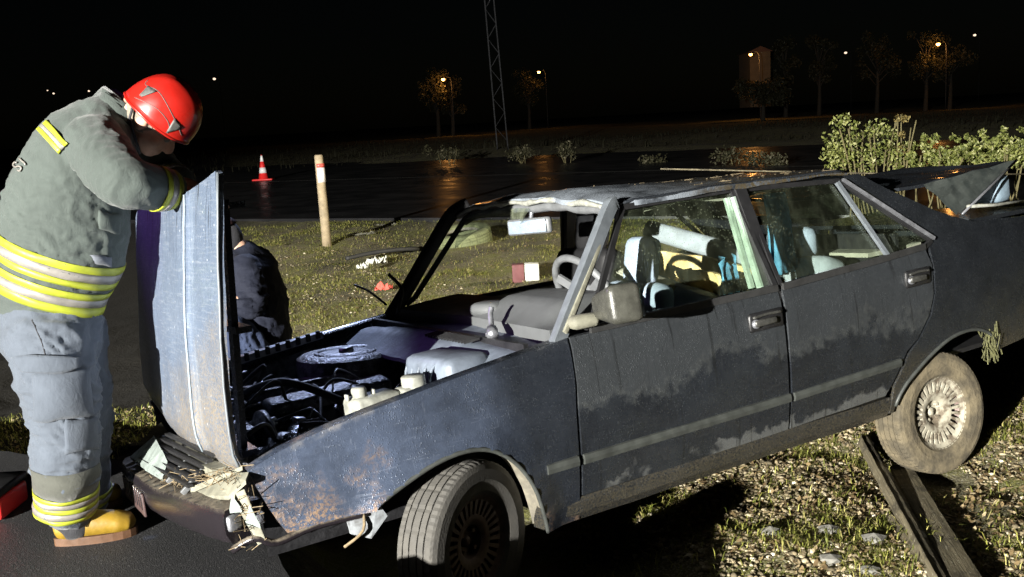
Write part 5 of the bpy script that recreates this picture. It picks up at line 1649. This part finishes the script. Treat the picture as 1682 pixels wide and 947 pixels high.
for a_ in (an, af_):
    me = remeshed([sweep([a_ + [.09, 0, -.05], a_ + [0, 0, -.03], a_ + [-.10, 0, -.05], a_ + [-.17, 0, -.06]], [.03, .05, .035, .015], 14, True, [.03, .045, .045, .02], side=(0, 1, 0))], .012, 3)
    me.transform(Matrix.Translation(-Vector(FO))); mesh_obj('shoe', me, MT['bootblack'], cp)
V, Fc = ball((0, 0, 0), (.101, .081, .110), None, 3); V = np.array(V); keep = [f for f in Fc if all(V[i, 0] < .035 for i in f)]
mk('hair', [hq(*p) - FO for p in V], keep, MT['bootblack'], cp, True)
V, Fc = ball((0, 0, 0), (.108, .088, .115), None, 3); V = np.array(V); keep = [f for f in Fc if all(V[i, 2] > .012 for i in f)]
cap = mk('cap', [hq(*p) - FO for p in V], keep, simple('dark_red_cap', (.03, .006, .006), .8, var=.4), cp, True)
s_ = cap.modifiers.new('thick', 'SOLIDIFY'); s_.thickness = .006
V, Fc = ball((.10, 0, .022), (.07, .07, .006), None, 2); mk('cap_peak', [hq(*p) - FO for p in V], Fc, MT['bootblack'], cap, True)
# ------------------------------------------------------------------ roadside things
def leaf_cloud(C, R, n, size, mat, name, parent, flat=1.0):
    """leaves through a set of clumps"""
    C = np.array(C, float); R = np.array(R, float)
    w = R ** 2; w /= w.sum()
    k = RNG.choice(len(C), n, p=w)
    d = RNG.normal(size=(n, 3)); d /= np.linalg.norm(d, axis=1)[:, None]
    P = C[k] + d * (R[k] * RNG.random(n) ** .45)[:, None] * np.array([1, 1, flat])
    a = RNG.normal(size=(n, 3)); a /= np.linalg.norm(a, axis=1)[:, None]
    b = np.cross(a, RNG.normal(size=(n, 3))); b /= np.linalg.norm(b, axis=1)[:, None]
    s = size * RNG.uniform(.6, 1.4, n)[:, None]
    V = np.stack([P - a * s, P - b * s * .5, P + a * s, P + b * s * .5], 1).reshape(-1, 3)
    return big_mesh(name, V, np.arange(n * 4), np.full(n, 4), mat, parent)
MT['leaf'] = island_col('weed_leaves', [(0, (0.06, 0.08, 0.016)), (.4, (0.16, 0.19, 0.04)), (.8, (0.32, 0.34, 0.10)), (1, (0.5, 0.5, 0.25))], .55, .4, .25)
MT['dimleaf'] = island_col('dim_weed', [(0, (0.02, 0.022, 0.008)), (.8, (0.06, 0.057, 0.027)), (1, (0.2, 0.18, 0.12))], .7, .3, .1)
MT['dryleaf'] = island_col('dry_weed', [(0, (0.10, 0.07, 0.02)), (.6, (0.22, 0.17, 0.05)), (1, (0.36, 0.30, 0.12))], .7, .3, .2)
MT['stem'] = simple('plant_stem', (0.14, 0.12, 0.05), .8)
MT['treeleaf'] = island_col('tree_leaves', [(0, (0.015, 0.017, 0.007)), (1, (0.04, 0.04, 0.018))], .6, .3, .25)
MT['bark'] = simple('bark', (0.035, 0.03, 0.022), .9, var=.5, vscale=12, bump=.8, bscale=30, bdist=.02)

def shrub(name, base, clumps, n, size, label, mat='leaf', stems=9, group=None):
    b = np.array(base, float)
    o = empty(name, tuple(b), label, 'plant' if name != 'hedge_shrub' else 'shrub', group)
    leaf_cloud([c[:3] for c in clumps], [c[3] for c in clumps], n, size, MT[mat], 'foliage', o)
    for i in range(stems):
        c = np.array(clumps[i % len(clumps)][:3]) + RNG.normal(0, .06, 3)
        s = np.array([c[0] * .4 + RNG.normal(0, .04), c[1] * .4, 0])
        m = MB(); m.tube(catmull([s, (s + c) / 2 + RNG.normal(0, .04, 3), c], 4), [.008 + .004 * (1 - k / 8) for k in range(9)], 5); m.build('stem', MT['stem'], o, True)
    return o

def at(u, v, d):
    p = px(u, v, d); p[2] = float(ground_h(p[0], p[1])); return p
K = lambda d: d / F
# tall weed patch and leafy bank beyond the car, right
d = 12.0
b = at(1425, 270, d)
def cl(us, d, b):
    return [tuple(np.array(px(u, v, d + dd)) - b) + (r * (.58 if d < 15 else 1),) for u, v, dd, r in us]
shrub('tall_weed', b, cl([(1380, 200, 0, .20), (1368, 228, .1, .22), (1400, 228, 0, .2), (1370, 255, 0, .30), (1392, 190, .1, .10), (1405, 205, 0, .10), (1385, 262, 0, .35)], d, b), 900, .022, 'tallest weed behind the car roof with an arching top', stems=9)
b = at(1455, 268, d)
shrub('tall_weed', b, cl([(1430, 215, 0, .2), (1448, 208, 0, .2), (1462, 222, 0, .2), (1440, 245, 0, .32), (1465, 255, 0, .32), (1425, 262, 0, .3)], d, b), 900, .022, 'bushy yellow-green weed left of the dry flower stalks', stems=9)
b = at(1480, 268, d)
shrub('dry_stalks', b, cl([(1476, 195, 0, .09), (1484, 193, 0, .08), (1489, 195, 0, .08), (1480, 220, 0, .10), (1479, 245, 0, .14)], d, b), 260, .018, 'upright dry flower stalks beside the bushy weed', 'dryleaf', 7)
hedge = [(1500, 262, 12.2, .45, 'low leafy shrub at the left end of the lit bank'), (1550, 255, 12, .5, 'low leafy shrub second along the lit bank'), (1600, 248, 11.8, .55, 'leafy shrub in the middle of the lit bank behind the boot lid'), (1648, 246, 11.6, .55, 'bright leafy shrub above the boot lid corner'), (1690, 240, 11.4, .6, 'leafy shrub cut by the right edge of the photo')]
for u, v, d, r, lab in hedge:
    b = at(u, v + 20, d)
    k = [(u + RNG.normal(0, 17), v + 4 + RNG.normal(0, 8), RNG.normal(0, .25), r * RNG.uniform(.12, .36)) for _ in range(18)] + [(u + RNG.normal(0, 18), v - 20 + RNG.normal(0, 7), 0, RNG.uniform(.05, .12)) for _ in range(7)]
    shrub('hedge_shrub', b, cl(k, d, b), 1700, .022, lab, 'leaf', 6, 'leafy shrubs on the lit bank')
for i, (u, v, w, lab) in enumerate([(735, 250, 30, 'pale low weed left of the lattice pole'), (930, 246, 26, 'dim weed right of the lattice pole'), (1065, 262, 34, 'dim low weed above the middle of the car roof'), (1205, 258, 42, 'dim grassy weed left of the tall weed patch'), (1270, 262, 24, 'small dim weed nearest the tall weed patch'), (860, 252, 26, 'dim weed just behind the lattice pole foot')]):
    d = 36 - (u - 735) * .022
    b = at(u, v + 12, d)
    k = [(u + RNG.normal(0, w * .4), v + RNG.normal(0, 4), 0, .22) for _ in range(7)]
    shrub('roadside_weed', b, cl(k, d, b), 380, .045, lab, 'dimleaf', 4, 'weeds along the far roadside')

MT['meadow'] = island_col('meadow_blades', [(0, (0.004, 0.005, 0.002)), (1, (0.012, 0.012, 0.005))], .8, .2)
# rough dark meadow beyond the road
x = RNG.uniform(-30, 60, 5000); y = RNG.uniform(40, 70, 5000)
tag(blades('meadow_grass', x, y, .15, .45, .05, MT['meadow'], .6), 'tall dark grass beyond the far road', 'grass', kind='stuff')

# marker post
p = G(537, 402)
mp = empty('marker_post', tuple(p), 'pale wooden marker post with a red and white reflector', 'post')
top = px(523, 254, p[1]) - p
t_ = top / np.linalg.norm(top)
MT['postwood'] = simple('post_wood', (0.34, 0.27, 0.17), .8, var=.45, vscale=12, bump=.4, bscale=40)
m = MB(); V, Fc = sweep([np.array([0, 0, -.12]), top * .3, top * .7, top * .985, top], [.062, .060, .058, .056, .048], 14, True)
m.add(V, Fc); m.build('post_shaft', MT['postwood'], mp, True)
def post_patch(k0, k1, mat, nm):
    V = []; Fc = []
    for i in range(9):
        a = math.radians(-115 + 120 * (i / 8))
        for k in (k0, k1): V.append(top * k + np.array([math.cos(a), math.sin(a), 0]) * .064)
    for i in range(8): Fc.append((i * 2, i * 2 + 2, i * 2 + 3, i * 2 + 1))
    o = mk(nm, V, Fc, mat, mp, True); s = o.modifiers.new('t', 'SOLIDIFY'); s.thickness = .004
    return o
MT['redtape'] = simple('red_reflector', (.62, .10, .08), .4, var=.3, vscale=20)
MT['whitetape'] = simple('white_reflector', (.85, .80, .80), .4, var=.15, vscale=20)
post_patch(.70, .86, MT['whitetape'], 'white_reflector'); post_patch(.862, .905, MT['redtape'], 'red_reflector')

# traffic cone on the far road
d = 31.5
b = px(433, 294, d); b[2] = .252
cn = empty('traffic_cone', tuple(b), 'orange-red traffic cone with white bands on the dark road', 'cone')
MT['conered'] = simple('cone_red', (.85, .03, .03), .5, var=.15)
t = NT('cone_white'); t.bsdf((.9, .9, .9), .4, 0, .5); MT['conewhite'] = t.m
hh = .78
def conering(z0, z1, mat, nm, off=0.0):
    r = lambda z: .155 - .135 * z + off
    V, Fc = lathe([(r(z0), z0 * hh), (r(z1), z1 * hh), (max(.004, r(z1) - .01), z1 * hh), (r(z0) - .01, z0 * hh)], 28, 2, True)
    return mk(nm, V, Fc, mat, cn, True)
conering(.0, 1.0, MT['conered'], 'cone_body'); conering(.28, .50, MT['conewhite'], 'white_band', .003); conering(.74, .97, MT['conewhite'], 'white_band', .003)
rbox('cone_base', (0, 0, .02), (.62, .46, .045), MT['conered'], cn, .012)
# lattice pole
d = 44.0
b = at(826, 250, d)
pl = empty('lattice_pole', tuple(b), 'tall thin steel lattice pole beyond the far road', 'pole')
MT['galv'] = simple('galvanised_steel', (0.012, 0.013, 0.016), .8, .0, var=.3, vscale=6)
hp_ = 9.5
lean = np.array([-.035, 0, 1.0])
def lg(sx, sy, z): return lean * z + np.array([sx * (.23 - .006 * z), sy * (.23 - .006 * z), 0])
for sx in (-1, 1):
    for sy in (-1, 1):
        m = MB(); m.bar(lg(sx, sy, -.3), lg(sx, sy, hp_), .05, .05, (0, 1, 0)); m.build('pole_leg', MT['galv'], pl)
zz = np.arange(.3, hp_ - .6, .62)
for i, z in enumerate(zz):
    for f in range(2):
        s = 1 if i % 2 else -1
        y = -1 if f == 0 else 1
        m = MB(); m.bar(lg(-s, y, z), lg(s, y, z + .6), .014, .014, (0, 1, 0)); m.build('pole_brace', MT['galv'], pl)

MT['darksteel'] = simple('dark_steel', (0.03, 0.03, 0.032), .6, .3)
# street lamps and small far lights
MT['lampglass'] = emit('sodium_lamp', (1.0, .40, .08), 22)
MT['lampwhite'] = emit('white_lamp', (1.0, .75, .55), 1.6)
def street_lamp(u, v, d, r, lab, energy=0, warm=True, arm=True, drop=None):
    p = px(u, v, d); g = float(ground_h(p[0], p[1]))
    g = min(g, p[2] - 3.5)
    o = empty('street_lamp', (p[0], p[1], g), lab, 'lamp', 'distant lamps behind the field')
    h = p[2] - g
    m = MB(); m.tube(catmull([(.9, 0, 0), (.9, 0, h * .8), (.75, 0, h * 1.02), (.1, 0, h + .16)], 4), [.05 - .002 * k for k in range(13)], 8); m.build('lamp_pole', MT['darksteel'], o, True)
    rbox('lamp_head', (.05, 0, h + .13), (.6, .26, .10), MT['galv'], o, .03)
    v_, f_ = ball((0, 0, h - .02), (r, r, r * .8), None, 2); mk('lamp_bulb', v_, f_, MT['lampglass'] if warm else MT['lampwhite'], o, True)
    if energy:
        l = bpy.data.lights.new('lamp_glow', 'POINT'); l.energy = energy; l.color = (1, .42, .10) if warm else (1, .8, .6); l.shadow_soft_size = .3
        lo = bpy.data.objects.new('lamp_glow', l); COL.objects.link(lo); lo.location = (p[0], p[1], p[2] - .4 - r)
    return p
street_lamp(728, 130, 115, .20, 'orange street lamp left of the lattice pole', 320)
street_lamp(885, 118, 140, .20, 'orange street lamp right of the lattice pole', 120)
street_lamp(1233, 89, 105, .17, 'yellow lamp on the corner of the lit far house', 400)
street_lamp(1541, 72, 110, .21, 'bright orange street lamp towards the right edge', 330)
street_lamp(1601, 57, 180, .26, 'small far lamp right of the bright orange lamp', 0, False)
street_lamp(1389, 86, 170, .24, 'small far lamp between the lit house and the bright orange lamp', 0, False)
street_lamp(352, 129, 190, .28, 'lone white far lamp right of the red helmet', 0, False)
street_lamp(146, 149, 300, .30, 'faint far lamp just left of the jacket collar', 0, False)
street_lamp(88, 153, 300, .30, 'brighter of the two faint lamps at far left', 0, False)
street_lamp(78, 148, 320, .22, 'dimmer of the two faint lamps at far left', 0, False)

# house wall caught by the lamp
p = px(1252, 118, 108); g0 = p[2] - .9
hs_ = empty('far_house', (p[0] + .3, p[1] + 2, g0), 'plain far house wall lit yellow by its lamp', 'house')
MT['plaster'] = simple('plaster', (.06, .05, .035), .9, var=.3, vscale=1.5)
MT['rooftile'] = simple('roof_tiles', (.04, .02, .015), .8, var=.4, vscale=4)
m = MB(); m.box((0, 2.5, .2), (2.2, 5, 5.8)); m.build('wall', MT['plaster'], hs_)
mk('roof', [(-1.35, -.3, 3.1), (1.35, -.3, 3.1), (1.35, 5.3, 3.1), (-1.35, 5.3, 3.1), (0, -.3, 3.7), (0, 5.3, 3.7)], [(0, 4, 5, 3), (1, 2, 5, 4), (0, 1, 4), (3, 5, 2), (0, 3, 2, 1)], MT['rooftile'], hs_)

def tree(u, v, d, h, r, lab, n=1800):
    p = px(u, v, d); g = float(ground_h(p[0], p[1]))
    o = empty('tree', (p[0], p[1], g), lab, 'tree', 'dark trees beyond the field')
    m = MB(); m.tube(catmull([(0, 0, -.3), (.1, 0, h * .35), (0, .1, h * .75)], 5), [.28 * (1 - .07 * k) for k in range(11)], 9)
    tk = m.build('trunk', MT['bark'], o, True)
    C = []; R_ = []
    for i in range(14):
        a = RNG.uniform(0, 6.28); z = RNG.uniform(.45, .98) * h; q_ = r * RNG.uniform(.2, .85) * (1.1 - .5 * abs(z / h - .6))
        C.append((q_ * math.cos(a), q_ * math.sin(a), z)); R_.append(r * RNG.uniform(.22, .42))
        m = MB(); m.tube([(0, 0, z * .7), tuple(np.array(C[-1]) * [.6, .6, .95]), C[-1]], [.09, .05, .02], 5); m.build('limb', MT['bark'], tk, True)
    leaf_cloud(C, R_, n, .16, MT['treeleaf'], 'crown', o)
tree(718, 190, 116.5, 7.5, 2.2, 'tree catching orange light below the lamp left of the pole')
tree(742, 190, 119, 6.5, 2.0, 'tree just right of the lamp left of the pole')
tree(868, 180, 142, 8.5, 2.6, 'tree left of the lamp right of the pole')
tree(1520, 160, 112, 8.5, 2.4, 'tree left of the bright orange lamp')
tree(1560, 160, 114, 8.0, 2.4, 'tree right of the bright orange lamp')
tree(1290, 160, 116, 8.5, 2.2, 'tree right of the lit far house')
tree(1252, 165, 101, 3.6, 2.6, 'low dark tree in front of the lit far house', 2600)
tree(1345, 160, 118, 9.0, 2.2, 'tree second from the lit far house')
tree(1440, 155, 116, 9.5, 2.4, 'tree midway between the lit house and bright lamp')

# loose tyre on the grass
b = G(762, 404)
lt = empty('loose_tyre', tuple(b), 'old tyre lying flat on the grass beyond the windscreen opening', 'tyre')
TV, TF = tyre_mesh()
R3 = rotm('X', 90)
o = mk('tyre_carcass', [(R3 @ p) * 1.28 + np.array([0, 0, .11]) for p in TV], TF, MT['greentyre'] if 'greentyre' in MT else simple('old_tyre', (0.15, 0.17, 0.08), .85, var=.5, vscale=14, bump=.4), lt)
V, Fc = lathe([(.17 * 1.28, .10), (.20, .12), (.172 * 1.28, .14)], 36, 2); mk('tyre_bead', [(p[0], p[1], p[2] + .05) for p in V], Fc, MT['tan'], lt, True)
lt.rotation_euler = (math.radians(8), math.radians(-6), 0)

# rags, wrappers and a red scrap on the verge
def rag(name, u, v, w, h, mat, lab, cat, seed=0.0, z=.04):
    b = G(u, v); o2_ = [(-w, -h * .6), (-w * .3, -h), (w * .6, -h * .8), (w, -h * .1), (w * .7, h * .8), (-w * .1, h), (-w * .9, h * .5)]
    o = panel(name, o2_, lambda x, y: (x, y, z * (.6 + 1.2 * abs(fbm(x / w * 2.2 + seed, y / h * 2.2, seed)))), mat, None, min(w, h) / 4, .004, (0, 0, -1), False)
    o.location = tuple(b)
    return tag(o, lab, cat)
MT['whitecloth'] = cloth('white_cloth', (.55, .56, .50), .9)
rag('white_rag', 620, 440, .13, .10, MT['whitecloth'], 'larger crumpled white rag on the grass', 'rag', 1.3, .10)
rag('white_rag', 597, 447, .07, .06, MT['whitecloth'], 'smaller crumpled white rag left of the larger one', 'rag', 4.1, .08)
rag('red_rag', 632, 484, .09, .07, simple('red_cloth', (.60, .10, .07), .8, var=.3), 'crumpled red scrap on the grass by the far windscreen pillar', 'scrap', 6.0, .09)
rag('paper_sheet', 595, 386, .20, .12, MT['tan'], 'pale flat sheet on the dark verge left of the other', 'paper', 2.0, .03)
rag('paper_sheet', 632, 371, .20, .10, MT['tan'], 'pale flat sheet nearest the far road', 'paper', 3.0, .03)
b = G(862, 462)
bx = empty('carton', tuple(b), 'small maroon and white carton seen through the far window', 'box')
rbox('carton_side', (-.06, 0, .09), (.12, .14, .18), simple('maroon_card', (.14, .05, .05), .8), bx, .008); rbox('carton_end', (.075, 0, .09), (.14, .139, .178), MT['whitecloth'], bx, .008)
# bent strip of trim on the grass
b = G(640, 425)
pts = [px(u, v, b[1]) - b for u, v in ((575, 404), (610, 398), (650, 396), (676, 404), (682, 418), (668, 430))]
for i, p in enumerate(pts): p[2] = .03 + .03 * math.sin(i)
pts = [np.array([p[0], (i - 2) * .18, p[2] + .05]) for i, p in enumerate(pts)]
m = MB(); m.tube(catmull(pts, 5), .025, 8); o = m.build('bent_trim', MT['rubber'], None, True); o.location = tuple(b); tag(o, 'black bent strip of car trim on the grass', 'trim')

# planks dragged under the rear wheel
t = NT('weathered_wood')
g1 = t.noise(6, 7, .7, t.mapping((.6, 22, 22))); g2 = t.noise(9, 5); g3 = t.noise(160, 2, .5, t.mapping((.15, 1, 1)))
c = t.mix(t.rng(g1, .35, .65), (0.17, 0.145, 0.09), (0.055, 0.046, 0.028))
c = t.mix(t.math('MULTIPLY', t.rng(g2, .52, .62), .7), c, (0.035, 0.03, 0.02))
c = t.mix(t.math('MULTIPLY', t.rng(t.noise(70, 4), .6, .68), .7), c, (0.28, 0.26, 0.19))
t.bsdf(c, .85, 0, .3, t.bump(g3, .6, .004, t.bump(g1, .6, .01)))
MT['oldwood'] = t.m
def plank(a, b, w, th, lab, lift=.0, roll=0.0):
    a = np.array(a, float); b = np.array(b, float)
    n = 26; V = []; Fc = []
    d = b - a; Ln = np.linalg.norm(d); d /= Ln
    s = np.cross(d, [0, 0, 1.0]); s /= np.linalg.norm(s); u = np.cross(s, d)
    s, u = s * math.cos(roll) + u * math.sin(roll), u * math.cos(roll) - s * math.sin(roll)
    for i in range(n):
        x0 = Ln * i / (n - 1); ww = w * (1 + .05 * fbm(i * .9, w * 30, 1.0)) * (.72 if i in (0, n - 1) else 1); j = .003 * fbm(i * .5, 3, 2)
        for (x, z) in ((-1, 0), (-.97, .93), (-.9, 1), (-.3, 1.02), (.25, .96), (.92, 1), (.98, .92), (1, 0)): V.append((x0 + (.012 * fbm(x * 5, w * 9, 1) if i in (0, n - 1) else 0), x * ww / 2 + j, z * th + .0015 * fbm(i * .8, x * 3, 5)))
    for i in range(n - 1):
        for k in range(8): Fc.append((i * 8 + k, i * 8 + (k + 1) % 8, (i + 1) * 8 + (k + 1) % 8, (i + 1) * 8 + k))
    Fc += [tuple(range(8))[::-1], tuple(range((n - 1) * 8, n * 8))]
    o = tag(mk('plank', V, Fc, MT['oldwood']), lab, 'plank')
    o.matrix_world = Matrix(((d[0], s[0], u[0], a[0]), (d[1], s[1], u[1], a[1]), (d[2], s[2], u[2], a[2]), (0, 0, 0, 1)))
    return o, None
def gp(u, v, dz=0.0):
    p = G(u, v); p[2] += dz; return p
o, l = plank(gp(1478, 785, .03), gp(1598, 990, .02), .105, .035, 'wider weathered plank running out from the rear wheel')
o, l = plank(gp(1416, 735, .02), gp(1548, 985, .015), .058, .045, 'narrow split plank left of the wider one', roll=.35)
o, l = plank(gp(1462, 858, .02), gp(1540, 975, .03), .030, .016, 'thin splinter lying between the two planks', roll=-.5)
m = MB(); b = gp(1452, 800, .03); m.tube(catmull([(0, 0, .0), (.03, .01, .02), (.06, .0, .012), (.085, .02, .0)], 4), .004, 6); o = m.build('wire_hook', MT['galv'], None, True); o.location = tuple(b); tag(o, 'small bent wire lying across the planks', 'wire')
# flat stones in the gravel
MT['slate'] = simple('grey_stone', (0.16, 0.155, 0.135), .8, var=.35, vscale=20, bump=.5, bscale=50)
for u, v, r, lab in [(1362, 875, .05, 'flat grey stone low in the gravel left of the planks'), (1364, 922, .045, 'flat grey stone nearest the bottom edge left of the planks'), (1435, 890, .045, 'upright grey stone against the narrow plank'), (1265, 877, .04, 'pale grey stone at the edge of the car shadow'), (1430, 940, .04, 'rounded stone at the bottom edge beside the narrow plank'), (1360, 870, .04, None)]:
    if lab is None: continue
    b = G(u, v); k = 1 + RNG.uniform(-.2, .2, (len(IV), 1))
    o = mk('stone', IV * k * np.array([r * 1.1, r * .8, r * .5]), IF, MT['slate']); o.location = tuple(b + [0, 0, r * .25]); tag(o, lab, 'stone')

# blue cloth hung inside the rear window
V = []; Fc = []
for i in range(15):
    for j in range(9):
        z = 1.245 - .36 * i / 14; a = j / 8
        w = .07 + .05 * (i / 14)
        x = -1.87 - (a - .5) * w * 1.8 - .02 * (i / 14); y = .43 + (.02 * math.sin(a * 16 + i * .2) + .012 * math.sin(a * 29)) + .02 * (i / 14)
        V.append((x, y - .02, z))
for i in range(14):
    for j in range(8): Fc.append((i * 9 + j, i * 9 + j + 1, (i + 1) * 9 + j + 1, (i + 1) * 9 + j))
o = mk('blue_cloth', V, Fc, MT['bluecloth'], None, True); o.matrix_world = car.matrix_world
s_ = o.modifiers.new('t', 'SOLIDIFY'); s_.thickness = .004
tag(o, 'folded blue cloth hanging inside the rear side window', 'cloth')
V = [(-1.42 - .10 * (j / 8), .52 + .03 * math.sin(j * 2.2 + i * .3), 1.0 - .2 * i / 8 + .03 * math.sin(j)) for i in range(9) for j in range(9)]
Fc = [(i * 9 + j, i * 9 + j + 1, (i + 1) * 9 + j + 1, (i + 1) * 9 + j) for i in range(8) for j in range(8)]
o = mk('blue_cloth', V, Fc, MT['bluecloth'], None, True); o.matrix_world = car.matrix_world
s_ = o.modifiers.new('t', 'SOLIDIFY'); s_.thickness = .004
tag(o, 'small piece of blue cloth behind the front window', 'cloth')

# tow cable stretched behind the car
a = px(1085, 277, 6.6); b = px(1700, 286, 7.4)
m = MB(); m.tube([a, (a + b) / 2 + [0, 0, -.01], b], .005, 6); o = m.build('steel_cable', MT['oldwood'], None, True); tag(o, 'taut thin steel cable running behind the car roof', 'cable')
# red tool case at the left edge
b = px(2, 862, 3.9); b[2] = PLAT
tc_ = empty('tool_case', tuple(b), 'red tool case cut by the left edge of the photo', 'case')
rbox('case_body', (-.10, 0, .05), (.34, .24, .09), MT['conered'], tc_, .015); rbox('case_lid', (-.10, 0, .115), (.35, .25, .035), MT['black'], tc_, .012)
m = MB(); m.tube(catmull([(-.16, -.125, .06), (-.16, -.15, .08), (-.04, -.15, .08), (-.04, -.125, .06)], 4), .008, 6); m.build('case_handle', MT['black'], tc_, True)
